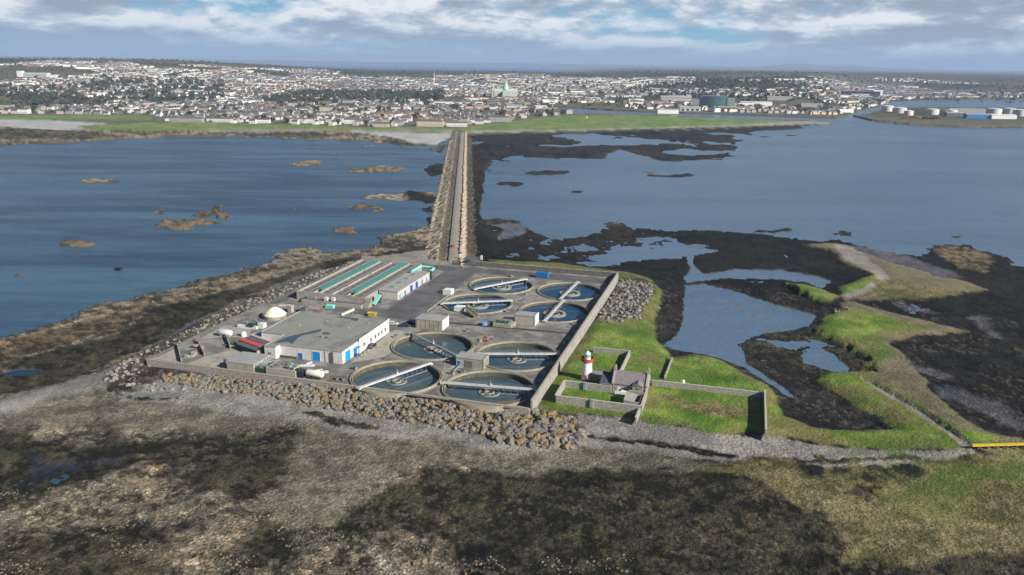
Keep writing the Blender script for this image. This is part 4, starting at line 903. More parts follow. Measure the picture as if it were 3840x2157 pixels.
# steel frame
tr = thing('steel_frame', -158.6, 237.5, YD, 'pale green steel frame with diagonal braces beside the concrete store', 'frame')
q = MB()
for x_ in (-3.2, 0, 3.0):
    for y_ in (-4.5, 3.0): q = MB(); q.bar((x_, y_, 0), (x_, y_, 2.7), 0.22); q.build('post', M_metal, tr)
q = MB()
for y_ in (-4.5, 3.0):
    q.bar((-3.2, y_, 2.7), (3.0, y_, 2.7), 0.22); q.bar((-3.2, y_, 0.2), (0, y_, 2.6), 0.16); q.bar((0, y_, 2.6), (3.0, y_, 0.2), 0.16)
for x_ in (-3.2, 0, 3.0): q.bar((x_, -4.5, 2.7), (x_, 3.0, 2.7), 0.22)
q.bar((-3.2, -4.5, 2.7), (3.0, 3, 2.7), 0.2); q.bar((3.0, -4.5, 2.7), (-3.2, 3, 2.7), 0.2)
q.build('brace', M_bluegrey, tr); q = MB(); q.box(-2.8, 2.9, -4.9, -1.5, 0, 1.8); q.build('skid_unit', M_green, tr)
q = MB(); q.box(-5.8, 5.8, -0.3, 0.3, 0, 2.6)
solo(q, 'low_wall', [M_conc], -150.2, 232.6, YD, 'short pale concrete wall right of the steel frame', 'wall')
# sludge bays on the left
for (p, s, lab) in (((-207, 250), (-191.5, 233), 'leftmost dark slanting bay wall on the concrete slabs'), ((-200.5, 254), (-188.0, 241.5), 'middle dark slanting bay wall with a pale top'), ((-193, 262), (-183.5, 251.0), 'dark slanting bay wall nearest the containers')):
    p = (max(p[0], -204.4), p[1] - (0 if p[0] > -204.4 else 2.6)); wall_run('bay_wall', [p, s], 1.3, 0.28, M_conc, YD, lab, cap=M_conc)
lay('storage_slab', [[(-203.5, 233.5), (-192, 233), (-203.8, 246)], [(-189, 233), (-174, 233), (-173, 247), (-182, 251), (-187.5, 241)], [(-202, 256), (-193, 263.5), (-184, 264), (-190, 275), (-203, 275)]], M_conc, 0.010)
ht = thing('horizontal_tank', -194.0, 263.2, YD, 'long white horizontal tank on the slab left of the containers', 'storage tank')
q = MB(); q.X = Matrix.Rotation(R(90), 4, 'Y'); q.lathe([(0.01, -3.0), (0.9, -2.8), (1.2, -2.4), (1.2, 2.4), (0.9, 2.8), (0.01, 3.0)], 20); q.X = Matrix.Identity(4)
hh = q.build('shell', M_white, ht, (0, 0, 1.6), smooth=True); q = MB(); q.box(-2, -1.6, -0.9, 0.9, 0, 0.9); q.box(1.6, 2, -0.9, 0.9, 0, 0.9); q.build('saddle', M_conc, ht)
q = MB(); q.lathe([(1.1, 0), (1.1, 1.5), (0.7, 1.9), (0.01, 2.0)], 16); solo(q, 'small_tank', [M_white], -187.4, 265.6, YD, 'small round white tank near the blue container', 'storage tank', smooth=True)

# ------------------------------------------------------------------ vehicles
def wheel(root, x, y, r, w=0.25):
    q = MB(); q.X = Matrix.Translation((x, y, r)) @ Matrix.Rotation(R(90), 4, 'X'); q.lathe([(r * 0.55, -w / 2), (r, -w / 2), (r, w / 2), (r * 0.55, w / 2)], 16); q.X = None
    wl = q.build('wheel', M_rubber, root)
    q = MB(); q.X = Matrix.Translation((x, y, r)) @ Matrix.Rotation(R(90), 4, 'X'); q.lathe([(0.01, -w / 2 + 0.02), (r * 0.55, -w / 2 + 0.02), (r * 0.55, w / 2 - 0.02), (0.01, w / 2 - 0.02)], 12); q.X = None
    q.build('rim', M_metal, wl)
def car(x, y, z, rz, m, label, van=False):
    t = empty('parked_car' if not van else 'parked_van', (x, y, z), rz, label, 'van' if van else 'car')
    prof = [(-2.1, 0.35), (2.1, 0.35), (2.15, 0.75), (1.2, 0.92), (0.55, 1.42), (-1.3, 1.45), (-1.95, 0.98), (-2.15, 0.9)] if not van else [(-2.5, 0.35), (2.5, 0.35), (2.55, 0.95), (2.0, 1.15), (1.5, 1.95), (-2.45, 2.05), (-2.55, 1.0)]
    n = len(prof); q = MB(); q.add([(px, -0.88, pz) for px, pz in prof] + [(px, 0.88, pz) for px, pz in prof], [tuple(range(n)), tuple(range(2 * n - 1, n - 1, -1))] + [(i, n + i, n + (i + 1) % n, (i + 1) % n) for i in range(n)])
    q.build('body', m, t)
    q = MB()
    if van: q.add([(2.03, -0.8, 1.17), (2.03, 0.8, 1.17), (1.56, 0.7, 1.9), (1.56, -0.7, 1.9)], [(0, 1, 2, 3)]); q.box(0.5, 1.6, -0.9, 0.9, 1.2, 1.75)
    else: q.box(-1.25, 0.5, -0.9, 0.9, 0.98, 1.33); q.add([(1.23, -0.75, 0.94), (1.23, 0.75, 0.94), (0.6, 0.68, 1.40), (0.6, -0.68, 1.40)], [(0, 1, 2, 3)])
    q.build('windows', M_glass, t)
    L = 1.35 if not van else 1.6
    for sx in (-L, L):
        for sy in (-0.82, 0.82): wheel(t, sx, sy, 0.33)
    for sy in (-0.6, 0.6): q = MB(); q.box(2.12, 2.18, sy - 0.18, sy + 0.18, 0.6, 0.75); q.build('headlight', M_white, t)
    for sy in (-0.6, 0.6): q = MB(); q.box(-2.2 if not van else -2.58, -2.12 if not van else -2.5, sy - 0.16, sy + 0.16, 0.62, 0.88); q.build('tail_light', M_red, t)
    return t
def carpl(a, b, rz, m, label, **k): x, y = pl(a, b); return car(x, y, YD + 0.01, TH + rz, m, label, **k)
carpl(-133.3, 269.5, R(-95), M_carb, 'black car with red tail lights parked beside the white side of the big building')
carpl(-131.4, 297.2, R(10), M_carn, 'dark navy car parked left of the white-ended concrete block')
carpl(-130.6, 301.6, R(14), M_carn, 'dark blue car in the row behind the navy one')
carpl(-137.2, 298.0, R(5), M_white, 'low white car at the back corner of the big building')
carpl(-144.6, 415.0, R(98), M_carn, 'small blue car at the plant entrance by the causeway')
rx, ry = pl(-167.0, 451.4); car(rx, ry, 3.3, R(98), M_carr, 'small red car coming along the causeway road')
# yellow skip, cream tank, tractor tanker
sk = thing('skip', -150.7, 306.3, YD, 'yellow skip behind the big building', 'skip')
q = MB(); q.add([(-1.3, -0.9, 0), (1.3, -0.9, 0), (1.3, 0.9, 0), (-1.3, 0.9, 0), (-2.0, -1.1, 1.6), (2.0, -1.1, 1.6), (2.0, 1.1, 1.6), (-2.0, 1.1, 1.6)], [(3, 2, 1, 0), (0, 1, 5, 4), (1, 2, 6, 5), (2, 3, 7, 6), (3, 0, 4, 7)]); q.box(-2.05, 2.05, -1.15, -1.05, 1.5, 1.65); q.box(-2.05, 2.05, 1.05, 1.15, 1.5, 1.65); q.build('body', M_yel, sk)
q = MB(); q.box(-1.7, 1.7, -0.95, 0.95, 1.2, 1.45); q.build('load', M_yelg, sk)
sk = thing('feed_hopper', -160.6, 303.2, YD, 'cream inclined hopper at the back of the big building', 'hopper', rot=R(30))
q = MB(); q.bar((-2.8, 0, 0.8), (2.6, 0, 3.0), 1.4, 0.9); q.build('chute', M_cream, sk); q = MB(); q.bar((1.8, -0.5, 0), (1.8, -0.5, 2.4), 0.15); q.bar((1.8, 0.5, 0), (1.8, 0.5, 2.4), 0.15); q.bar((-2, 0, 0), (-2, 0, 0.9), 0.3); q.build('leg', M_metal, sk)
for a, b, m, lab in ((-178.4, 316.6, M_white, 'left of the two small white boxes in front of the long tanks'), (-175.0, 316.9, M_white, 'right of the two small white boxes in front of the long tanks')):
    q = MB(); q.box(-0.7, 0.7, -0.6, 0.6, 0, 1.5); q.box(-0.8, 0.8, -0.7, 0.7, 1.5, 1.62); solo(q, 'meter_box', [m], a, b, YD + 1.62, lab, 'box')
q = MB(); q.box(-2.2, 2.2, -0.7, 0.7, 0, 1.0); q.box(-2.3, 2.3, -0.8, 0.8, 1.0, 1.1); solo(q, 'long_white_cabinet', [M_metal], -186.3, 317.4, YD + 1.62, 'long pale cabinet on the ledge of the long tanks', 'cabinet')
q = MB(); q.box(-1.9, 1.9, -1.0, 1.0, 0, 1.2); q.add([(-2, -1.1, 1.2), (2, -1.1, 1.2), (2, 1.1, 1.2), (-2, 1.1, 1.2), (-1.2, 0, 1.7), (1.2, 0, 1.7)], [(0, 1, 5, 4), (1, 2, 5), (2, 3, 4, 5), (3, 0, 4)])
solo(q, 'pump_cover', [M_tealp], -173.9, 311.6, YD, 'pale turquoise pump cover on the ground in front of the long tanks', 'cover')
# tanker by the sea wall
tk = thing('tanker_trailer', -139.6, 235.2, YD, 'cream tanker trailer with a dark open rear frame parked by the sea wall', 'trailer', rot=R(-4))
q = MB(); q.X = Matrix.Translation((1.6, -1.0, 1.9)) @ Matrix.Rotation(R(90), 4, 'Y'); q.lathe([(0.01, -3.1), (1.0, -2.9), (1.15, -2.5), (1.15, 3.0), (0.9, 3.5), (0.01, 3.7)], 20); q.X = None; q.build('tank', M_cream, tk, smooth=True)
q = MB(); q.box(-1.6, 4.6, -1.7, -0.3, 0.55, 0.8); q.build('chassis', M_dgrey, tk)
for x_ in (0.2, 1.4): wheel(tk, x_, -1.9, 0.5, 0.35); wheel(tk, x_, -0.1, 0.5, 0.35)
fr = thing('loading_frame', -143.4, 234.6, YD, 'yellow-green frame with a dark opening left of the cream tanker', 'frame')
q = MB(); q.bar((-1.9, -1.6, 0), (-1.9, -1.6, 3.0), 0.3); q.bar((-1.9, 1.6, 0), (-1.9, 1.6, 3.0), 0.3); q.bar((-1.9, -1.6, 3.0), (-1.9, 1.6, 3.0), 0.3); q.build('yellow_post', M_yelg, fr)
q = MB(); q.box(-1.6, 1.2, -1.5, 1.5, 0, 2.3); q.build('dark_box', M_navy, fr)
q = MB(); q.bar((-1.7, 2.2, 3.0), (3.2, 3.4, 3.2), 1.1, 0.6); q.bar((0.2, 3.2, 3.5), (1.4, 5.0, 3.6), 0.8, 0.4); q.build('chute', M_white, fr)
pt = thing('parts_pile', -138.6, 239.6, YD, 'pile of white and grey machine parts behind the cream tanker', 'scrap')
q = MB(); q.bar((-2.5, 0, 0.4), (0, 1.2, 0.6), 0.9, 0.7); q.bar((0.2, -0.4, 0.4), (2.6, 0.6, 0.5), 1.0, 0.7); q.build('white_piece', M_white, pt); q = MB(); q.bar((-1, -1, 0.3), (1.4, -1.4, 0.3), 0.5); q.bar((-0.4, 2, 0.3), (0.4, -1, 0.8), 0.4); q.build('grey_piece', M_dgrey, pt)
# small loader between the tanks
ld = thing('mini_loader', -93.8, 290.2, YD, 'small orange machine standing between the front and back rows of tanks', 'machine')
q = MB(); q.box(-1.1, 1.0, -0.7, 0.7, 0.4, 1.3); q.build('body', M_orange, ld); q = MB(); q.box(-0.6, 0.4, -0.5, 0.5, 1.3, 2.1); q.build('cab', M_dgrey, ld); q = MB(); q.bar((0.8, 0.4, 1.2), (2.0, 1.8, 1.9), 0.25); q.bar((2.0, 1.8, 1.9), (2.6, 2.6, 0.8), 0.22); q.build('arm', M_metal, ld)
q = MB(); q.box(-2.2, -1.2, -1.6, -0.4, 0, 0.7); q.build('bucket', M_yelg, ld)
for sx in (-0.7, 0.7):
    for sy in (-0.8, 0.8): wheel(ld, sx, sy, 0.4, 0.3)
# scrubby pipework left of the building
pw = thing('pipework', -190.5, 279.5, YD, 'cluster of grey pipes and fittings below the cream cone tank', 'pipework')
q = MB()
for i in range(9):
    x_, y_ = random.uniform(-5, 4), random.uniform(-3, 3); q.tube([(x_, y_, 0), (x_, y_, random.uniform(1.2, 2.4)), (x_ + random.uniform(-2, 2), y_ + random.uniform(-1, 1), random.uniform(1.0, 2.2))], 0.16, 8)
q.build('pipe', M_metal, pw); q = MB(); q.box(-6, 3, -5, -3.6, 0, 1.1); q.box(2.5, 5, -3, -0.5, 0, 1.9); q.build('plinth', M_white, pw); q = MB(); q.box(-1, 1.8, -5.4, -3.4, 1.1, 2.1); q.build('cabinet', M_green, pw)
# small things standing about the yard
vb = thing('valve_box', -94.5, 268, YD, 'small grey valve box standing between the round tanks', 'valve box', 'grey valve boxes among the round tanks')
q = MB(); q.box(-0.7, 0.7, -0.5, 0.5, 0, 1.1); q.build('body', M_metal, vb); q = MB(); q.box(-0.78, 0.78, -0.58, 0.58, 1.1, 1.2); q.tube([(0, 0, 1.2), (0, 0, 1.7)], 0.06, 6); q.build('lid', M_dgrey, vb)
for (a, b) in ((-94.0, 252.5), (-90.8, 261.0 - 6), (-128.6, 246), (-129.2, 283), (-96.8, 331), (-94.4, 349), (-95.8, 361), (-62.6, 262), (-62.8, 296), (-64.5, 322), (-60.9 - 1.5, 355), (-63.0, 389), (-129.8, 357), (-112, 392 - 1.2), (-120, 316.5), (-104.5, 299)):
    c = copy_tree(vb); x, y = pl(a, b); c.location = (x, y, YD); c.rotation_euler.z = TH + random.uniform(-0.4, 0.4)
pl_ = thing('pipe_run', -94.6, 262, YD, 'grey pipe on low blocks between the left and right front tanks', 'pipe')
q = MB(); q.tube([(0.4, -8, 0.5), (0.4, 14, 0.5), (0.4, 14, -0.2)], 0.28, 8); q.build('pipe', M_metal, pl_)
for y_ in (-6, 0, 6, 12): q = MB(); q.box(0.1, 0.7, y_ - 0.3, y_ + 0.3, 0, 0.25); q.build('support_block', M_rim, pl_)
pl_ = thing('pipe_run', -126.5, 325, YD, 'long pipe along the edge of the tarmac left of the blue tanks', 'pipe')
q = MB(); q.tube([(-4, -6, 0.4), (-4, 30, 0.4), (-2.2, 33, 0.4)], 0.22, 8); q.build('pipe', M_rim, pl_)
pl_ = thing('pipe_run', -182, 307, YD, 'bundle of pipes lying in front of the long tanks', 'pipe')
for k in range(5): q = MB(); q.tube([(-5 + k * 0.1, k * 0.55, 0.25), (5 - k * 0.4, k * 0.55, 0.25)], 0.22, 8); q.build('pipe', M_metal if k % 2 else M_tan, pl_)
for (a, b, m, lab) in ((-181.0, 276, M_tan, 'rust-brown pallet stack beside the pipe cluster'), (-186.5, 254.5, M_dgrey, 'dark grey pallet stack in the middle slab bay'), (-196, 249, M_tan, 'brown pallet stack in the leftmost slab bay'), (-150.5, 240.5, M_bluegrey, 'blue-grey crate stack in front of the big building'), (-129.5, 236.5, M_stoned, 'dark crate stack left of the front-left tank'), (-176, 238, M_conc, 'pale block stack left of the concrete store'), (-146.5, 296.5, M_rust0, 'brown crate stack behind the big building'), (-198, 268, M_white, 'white sack stack above the slab bays'), (-193, 240, M_gravel, 'pale aggregate bags near the sea wall')):
    t = thing('crate_stack', a, b, YD, lab, 'stack', rot=random.uniform(-0.5, 0.5))
    for k in range(random.randint(3, 5)):
        q = MB(); x_, y_ = random.uniform(-1.6, 1.6), random.uniform(-1.4, 1.4); z_ = random.choice((0.0, 0.0, 0.72)); q.box(x_ - 0.75, x_ + 0.75, y_ - 0.6, y_ + 0.6, z_, z_ + 0.7); q.build('crate', m, t)
bollard = thing('bollard', -131.8, 256, YD, 'yellow bollard in the row guarding the big building side doors', 'bollard', 'yellow bollards by the big building')
q = MB(); q.lathe([(0.14, 0), (0.14, 1.0), (0.01, 1.05)], 10); q.build('post', M_yel, bollard)
for b in (259, 262, 265):
    c = copy_tree(bollard); x, y = pl(-132.6, b); c.location = (x, y, YD)
# lamp posts
lamp = thing('lamp_post', -128, 325, YD, 'slim grey lamp post in the tarmac beside the blower house', 'lamp post', 'lamp posts around the yard')
q = MB(); q.lathe([(0.12, 0), (0.07, 7.5)], 8); q.build('pole', M_metal, lamp); q = MB(); q.bar((0, 0, 7.4), (1.4, 0, 7.7), 0.1); q.box(1.1, 1.9, -0.15, 0.15, 7.6, 7.78); q.build('lamp_head', M_metal, lamp)
for a, b, lab in ((-95.2, 356, 'slim grey lamp post between the four blue tanks'), (-94.4, 246, 'slim grey lamp post between the two front tanks'), (-129.5, 262, 'slim grey lamp post between the big building and the bridged tank'), (-197, 345, 'slim grey lamp post on the road left of the long tanks')):
    c = copy_tree(lamp); x, y = pl(a, b); c.location = (x, y, YD); c['label'] = lab
for i, (a, b) in enumerate(((-152.6, 424), (-139.9, 424.4))):
    q = MB(); q.box(-0.5, 0.5, -0.5, 0.5, 0, 2.2); q.add([(-0.6, -0.6, 2.2), (0.6, -0.6, 2.2), (0.6, 0.6, 2.2), (-0.6, 0.6, 2.2), (0, 0, 2.7)], [(0, 1, 4), (1, 2, 4), (2, 3, 4), (3, 0, 4)])
    solo(q, 'gate_pillar', [M_white], a, b, 3.3, ('left' if i == 0 else 'right') + ' white gate pillar where the causeway meets the yard', 'pillar', 'white gate pillars at the plant entrance')

# ------------------------------------------------------------------ causeway
def cwx(y): return -31.4 - 0.0565 * (y - 419)
prof = [(-22, -0.9, 0), (-18, 0.6, 0), (-15.5, 1.2, 1), (-9.6, 4.2, 1), (-8.4, 4.3, 1), (-7.6, 2.6, 2), (-3.3, 2.5, 2), (-3.2, 3.3, 3), (3.2, 3.3, 3), (3.4, 4.1, 4), (4.2, 4.15, 4), (7.6, 2.9, 4), (9.5, 1.6, 0), (17, -0.9, 0)]
cols = {0: ((0.020, 0.020, 0.015), (0.06, 0.055, 0.035)), 1: ((0.28, 0.235, 0.155), (0.50, 0.43, 0.31)), 2: ((0.055, 0.048, 0.038), (0.11, 0.095, 0.07)), 3: ((0.165, 0.16, 0.155), (0.23, 0.225, 0.215)), 4: ((0.33, 0.27, 0.185), (0.44, 0.37, 0.265))}
ys = np.concatenate([np.arange(426, 700, 2.2), np.arange(700, 1345, 5.0)])
vs, cs, fs = [], [], []
sub = []
for (p, s) in zip(prof[:-1], prof[1:]):
    k = 2 if abs(s[0] - p[0]) > 2.0 and s[2] != 3 else 1
    for i in range(k): sub.append((p[0] + (s[0] - p[0]) * i / k, p[1] + (s[1] - p[1]) * i / k, p[2] if i == 0 else s[2], s[2]))
sub.append((*prof[-1], 0))
for yy in ys:
    e = min(1.0, (yy - 426) / 40.0)
    for (ox, oz, c, c2) in sub:
        ja = 0.0 if c in (3,) or (c == 2 and ox > -4) else 0.45
        vs.append((cwx(yy) + ox + random.uniform(-ja, ja) * 1.5, yy + ox * 0.0565 + random.uniform(-ja, ja), oz + random.uniform(-ja, ja)))
        lo, hi = cols[c2]; k = random.random(); k = min(1, k * 1.3) if c2 != 3 else 0.5 + 0.5 * math.sin(yy * 0.35) * random.random()
        cs.append([lo[i] + (hi[i] - lo[i]) * k for i in range(3)] + [1])
w_ = len(sub)
for j in range(len(ys) - 1):
    for i in range(w_ - 1): fs.append((j * w_ + i, j * w_ + i + 1, (j + 1) * w_ + i + 1, (j + 1) * w_ + i))
me = bpy.data.meshes.new('causeway'); me.from_pydata(vs, [], fs); at = me.color_attributes.new('Col', 'FLOAT_COLOR', 'POINT'); at.data.foreach_set('color', np.array(cs, np.float32).ravel())
me.materials.append(mat_attr('causeway_surface', 0.92, 0.6, 0.3, 0.08)); cwo = bpy.data.objects.new('causeway_road', me); COL.objects.link(cwo); struct(cwo)
# ramp joining the yard
q = MB(); q.add([(-152.5, 417.5, YD - 0.02), (-139.5, 417.5, YD - 0.02), (-141, 432, 3.32), (-152, 430, 3.32)], [(0, 1, 2, 3)]); struct(q.build('entrance_ramp', M_tar, None, (0, 0, 0), TH))
q = MB()
for p_ in ((-19, 0), (10, 1)):
    pass

# ------------------------------------------------------------------ lighthouse and its compound
LZ = 2.85
M_lwhite = mat('lighthouse_white', (0.80, 0.80, 0.78), (0.74, 0.74, 0.71), 0.6, 0.6)
lh = thing('lighthouse', -48.3, 266.2, LZ, 'small white lighthouse with a red gallery and pale blue lantern dome', 'lighthouse')
q = MB(); q.lathe([(1.95, 0), (1.65, 6.6)], 40); q.build('tower', M_lwhite, lh, smooth=True)
q = MB(); q.lathe([(1.65, 6.3), (2.15, 6.75), (2.25, 6.8), (2.25, 7.9), (2.1, 7.9), (2.1, 6.95), (0.01, 6.95)], 40); q.build('gallery', mat('lighthouse_red', (0.42, 0.07, 0.055), (0.36, 0.055, 0.045), 0.8, 0.6), lh)
ln_ = MB(); ln_.lathe([(1.15, 6.95), (1.15, 8.2), (1.0, 8.2)], 20); lan = ln_.build('lantern_room', M_cream, lh)
q = MB(); q.lathe([(1.0, 8.2), (1.0, 9.3)], 20); g_ = q.build('lantern_glazing', mat('lantern_glass', (0.20, 0.36, 0.38), None, 1, 0.15, spec=0.8), lan)
q = MB()
for k in range(8): c, s = math.cos(k * math.pi / 4) * 1.03, math.sin(k * math.pi / 4) * 1.03; q.bar((c, s, 8.2), (c, s, 9.3), 0.07)
q.build('glazing_bar', M_lwhite, g_)
q = MB(); q.lathe([(1.18, 9.3), (1.1, 9.5), (0.8, 9.95), (0.4, 10.25), (0.12, 10.35), (0.12, 10.6), (0.01, 10.75)], 24); q.build('dome', mat('pale_blue_dome', (0.42, 0.62, 0.64), (0.5, 0.68, 0.68), 1, 0.5), lh, smooth=True)
q = MB(); q.box(-0.4, 0.4, -2.0, -1.8, 0.0, 2.0); q.build('door', M_rred, lh)
SW = 'stone walls of the lighthouse compound'
def swall(pts, h, t, label, m=M_stone): return wall_run('stone_wall', pts, h, t, m, LZ, label, 'wall', SW, cap=mat('wall_cap', (0.36, 0.345, 0.31), (0.44, 0.42, 0.38), 1.0, 0.95) if h > 1.2 else None, zb=-0.5)
swall([(-54.2, 242.6), (-26.2, 242.6)], 2.3, 0.55, 'front stone wall of the lighthouse garden, nearest the beach')
swall([(-54.2, 243.0), (-54.2, 256.4)], 2.3, 0.55, 'short left end wall of the lighthouse garden, beside the tall plant wall')
swall([(-54.2, 256.6), (-38.0, 256.6)], 2.2, 0.55, 'stone wall below the white lighthouse, back of the garden')
swall([(-26.0, 243.0), (-26.0, 257.0)], 2.3, 0.55, 'right end wall of the lighthouse garden, in front of the house gable')
swall([(-26.6, 234.6), (-26.4, 242.0)], 1.7, 0.5, 'short stone wall running from the garden corner down to the beach')
swall([(-51.6, 294.6), (-37.4, 294.6)], 1.9, 0.5, 'back wall of the small green paddock behind the lighthouse')
swall([(-37.2, 294.9), (-37.4, 267.2)], 1.9, 0.5, 'side wall of the small green paddock, running down to the house')
swall([(-25.6, 267.6), (11.8, 267.9)], 1.7, 0.5, 'long stone wall along the top of the rectangular field')
swall([(12.2, 268.2), (12.2, 236.0)], 2.6, 0.5, 'right-hand wall of the rectangular field, casting a wide black shadow')
swall([(-21.2, 296.0), (-21.8, 274.8)], 0.9, 0.45, 'low dark tumbledown wall in the grass above the field')
def pier(a, b, h, label):
    q = MB(); q.box(-0.5, 0.5, -0.45, 0.45, 0, h); q.box(-0.6, 0.6, -0.55, 0.55, h, h + 0.2); return solo(q, 'garden_gate', [M_bluegrey], a, b, LZ, label, 'gate')
pier(-38.4 - 3.6, 242.2, 2.5, 'pale blue gate in the front wall of the lighthouse garden'); pier(-47.0, 256.2, 2.4, 'pale blue gate in the wall right below the lighthouse')
q = MB(); q.lathe([(0.7, 0), (0.55, 1.6), (0.01, 1.8)], 10); solo(q, 'marker_stone', [M_lwhite], -15.1, 271.2, LZ, 'small whitewashed marker standing in the grass above the field wall', 'marker')
# keeper's house
HO = (-31.9, 261.6)
hs = thing('keepers_house', *HO, LZ, 'stone keeper\'s house with a purple slate roof and raised gables', 'house')
q = MB(); q.box(-5.7, 5.7, -4.3, 4.3, 0, 3.2)
for s in (-1, 1): q.add([(s * 5.7, -4.3, 3.2), (s * 5.7, 4.3, 3.2), (s * 5.7, 0, 6.3)], [(0, 1, 2)])
wl = q.build('wall', M_stone, hs)
q = MB(); q.add([(-5.4, -4.6, 3.05), (5.4, -4.6, 3.05), (5.4, 0, 6.4), (-5.4, 0, 6.4), (-5.4, 4.6, 3.05), (5.4, 4.6, 3.05), (-5.4, 0, 6.15), (5.4, 0, 6.15)], [(0, 1, 2, 3), (3, 2, 5, 4), (0, 3, 6), (1, 7, 2)]); rf = q.build('roof', M_slate, hs)
for s in (-1, 1):
    q = MB(); xx = s * 5.7; q.add([(xx - 0.35, -4.7, 2.9), (xx + 0.35, -4.7, 2.9), (xx + 0.35, 0, 6.9), (xx - 0.35, 0, 6.9), (xx - 0.35, 4.7, 2.9), (xx + 0.35, 4.7, 2.9), (xx - 0.35, -4.7, 3.5), (xx + 0.35, -4.7, 3.5)],
        [(6, 7, 2, 3), (0, 1, 7, 6), (1, 5, 2, 7), (3, 2, 5, 4), (0, 6, 3, 4)]); q.build('gable_coping', M_conc, hs)
    q = MB(); q.box(xx - 0.45, xx + 0.45, -0.7, 0.7, 6.4, 8.0); q.box(xx - 0.2, xx + 0.2, -0.45, 0.45, 8.0, 8.3); q.build('chimney', M_stone, rf)
q = MB(); q.box(1.2, 4.6, -6.0, -4.3, 0, 3.6); q.build('porch', M_rim, hs); q = MB(); q.add([(1.0, -6.2, 3.6), (2.9, -6.2, 4.6), (4.8, -6.2, 3.6), (1.0, -3.2, 3.9), (2.9, -2.6, 4.75), (4.8, -3.2, 3.9)], [(0, 1, 4, 3), (1, 2, 5, 4), (0, 2, 1)]); q.build('porch_roof', M_slate, hs)
window(hs, 2.9, -6.0, 2.2, 0.7, 0.9, 'f'); door(hs, -3.6, -4.3, 1.2, 2.1, M_white, 'f'); window(hs, -1.0, -4.3, 1.2, 1.0, 1.2, 'f')
q = MB(); q.box(-4.6, 0.8, -6.6, -6.3, 0, 1.3); q.box(-2.6, -0.2, -6.2, -4.6, 0, 1.2); q.build('outer_plinth', M_lwhite, hs)
an = thing('annex', -40.0, 259.6, LZ, 'low annex with a dark slate roof left of the keeper\'s house', 'annex')
q = MB(); q.box(-1.9, 1.9, -3.0, 4.0, 0, 2.8); q.build('wall', M_stone, an); q = MB(); q.add([(-2.1, -3.2, 2.7), (2.0, -3.2, 2.7), (2.0, 4.2, 4.6), (-2.1, 4.2, 4.6), (-2.1, 4.2, 2.7), (2.0, 4.2, 2.7)], [(0, 1, 2, 3), (0, 3, 4), (1, 5, 2), (3, 2, 5, 4)]); q.build('roof', M_dslate, an)
lk = thing('link_building', -43.6, 266.4, LZ, 'low pale building joining the lighthouse to the house, slate roofed', 'building')
q = MB(); q.box(-3.0, 3.0, -1.5, 1.5, 0, 2.2); q.build('wall', M_rim, lk); q = MB(); q.gable(-3.0, 3.4, -1.5, 1.5, 2.2, 3.3, 0.15); q.build('roof', M_slate, lk)
# ruined outhouse
rn = thing('ruined_outhouse', -29.2, 249.4, LZ, 'ruined grey outhouse with a sunken stone roof in the garden corner', 'ruin')
q = MB(); q.box(-2.9, -2.4, -4.2, 4.0, 0, 2.6); q.box(-2.4, 2.6, 3.5, 4.0, 0, 2.9); q.box(2.0, 2.6, -4.2, 3.5, 0, 2.0); q.box(-2.4, 2.0, -4.2, -3.7, 0, 2.2); q.build('wall', M_stone, rn)
q = MB(); q.add([(-2.9, -4.2, 2.65), (0.6, -4.2, 2.3), (0.9, 2.0, 2.5), (-2.9, 2.6, 3.0), (-2.9, -4.2, 2.45), (0.6, -4.2, 2.1)], [(0, 1, 2, 3), (4, 5, 1, 0)]); q.build('broken_roof', M_conc, rn)
q = MB()
for i in range(14):
    x_, y_ = random.uniform(-1.6, 1.8), random.uniform(0.5, 6.5); s = random.uniform(0.4, 0.9); q.bar((x_, y_, s * 0.5), (x_ + s, y_ + s * 0.4, s * 0.7), s, s * 0.8)
q.build('fallen_stones', M_stone, rn)

# ------------------------------------------------------------------ yellow pipe bridge at the right
x0, y0 = 137.0, 220.0; x1, y1 = 176.0, 223.2
yb = empty('pipe_bridge', (x0, y0, 1.0), math.atan2(y1 - y0, x1 - x0), 'yellow pipe on short dark trestles leading off from the end of the shingle', 'pipe bridge')
L = math.hypot(x1 - x0, y1 - y0)
q = MB(); q.bar((0, 0, 1.9), (L, 0, 1.9), 0.75, 0.6); q.build('pipe', M_yel, yb)
for i in range(13):
    q = MB(); X_ = 2 + i * (L - 3) / 12; q.bar((X_, -0.6, -1.4), (X_, -0.1, 1.6), 0.25); q.bar((X_, 0.6, -1.4), (X_, 0.1, 1.6), 0.25); q.bar((X_, -0.7, 1.5), (X_, 0.7, 1.5), 0.25); q.build('trestle', M_dgrey, yb)

# ------------------------------------------------------------------ boulders
_gdist = np.hypot(GX[:, 0], GY[:, 0]); HT2 = HT.reshape(GS)
def ground_h(x, y):
    i = int(np.searchsorted(_gdist, math.hypot(x, y))); j = int(round((math.degrees(math.atan2(x, y)) + 46) / 92 * (GS[1] - 1)))
    return float(HT2[min(max(i, 0), GS[0] - 1), min(max(j, 0), GS[1] - 1)])
def rock_mesh(name, seed, m):
    bm = bmesh.new(); bmesh.ops.create_icosphere(bm, subdivisions=1, radius=1.0)
    rd = random.Random(seed); off = Vector((rd.uniform(0, 50), rd.uniform(0, 50), 0)); sx, sy, sz = rd.uniform(0.8, 1.25), rd.uniform(0.7, 1.0), rd.uniform(0.55, 0.85)
    for v_ in bm.verts:
        p = v_.co; k = 1 + 0.45 * mnoise.noise(p * 1.1 + off) + rd.uniform(-0.07, 0.07); v_.co = Vector((p.x * k * sx, p.y * k * sy, p.z * k * sz))
    me = bpy.data.meshes.new(name); bm.to_mesh(me); bm.free(); me.materials.append(m); return me
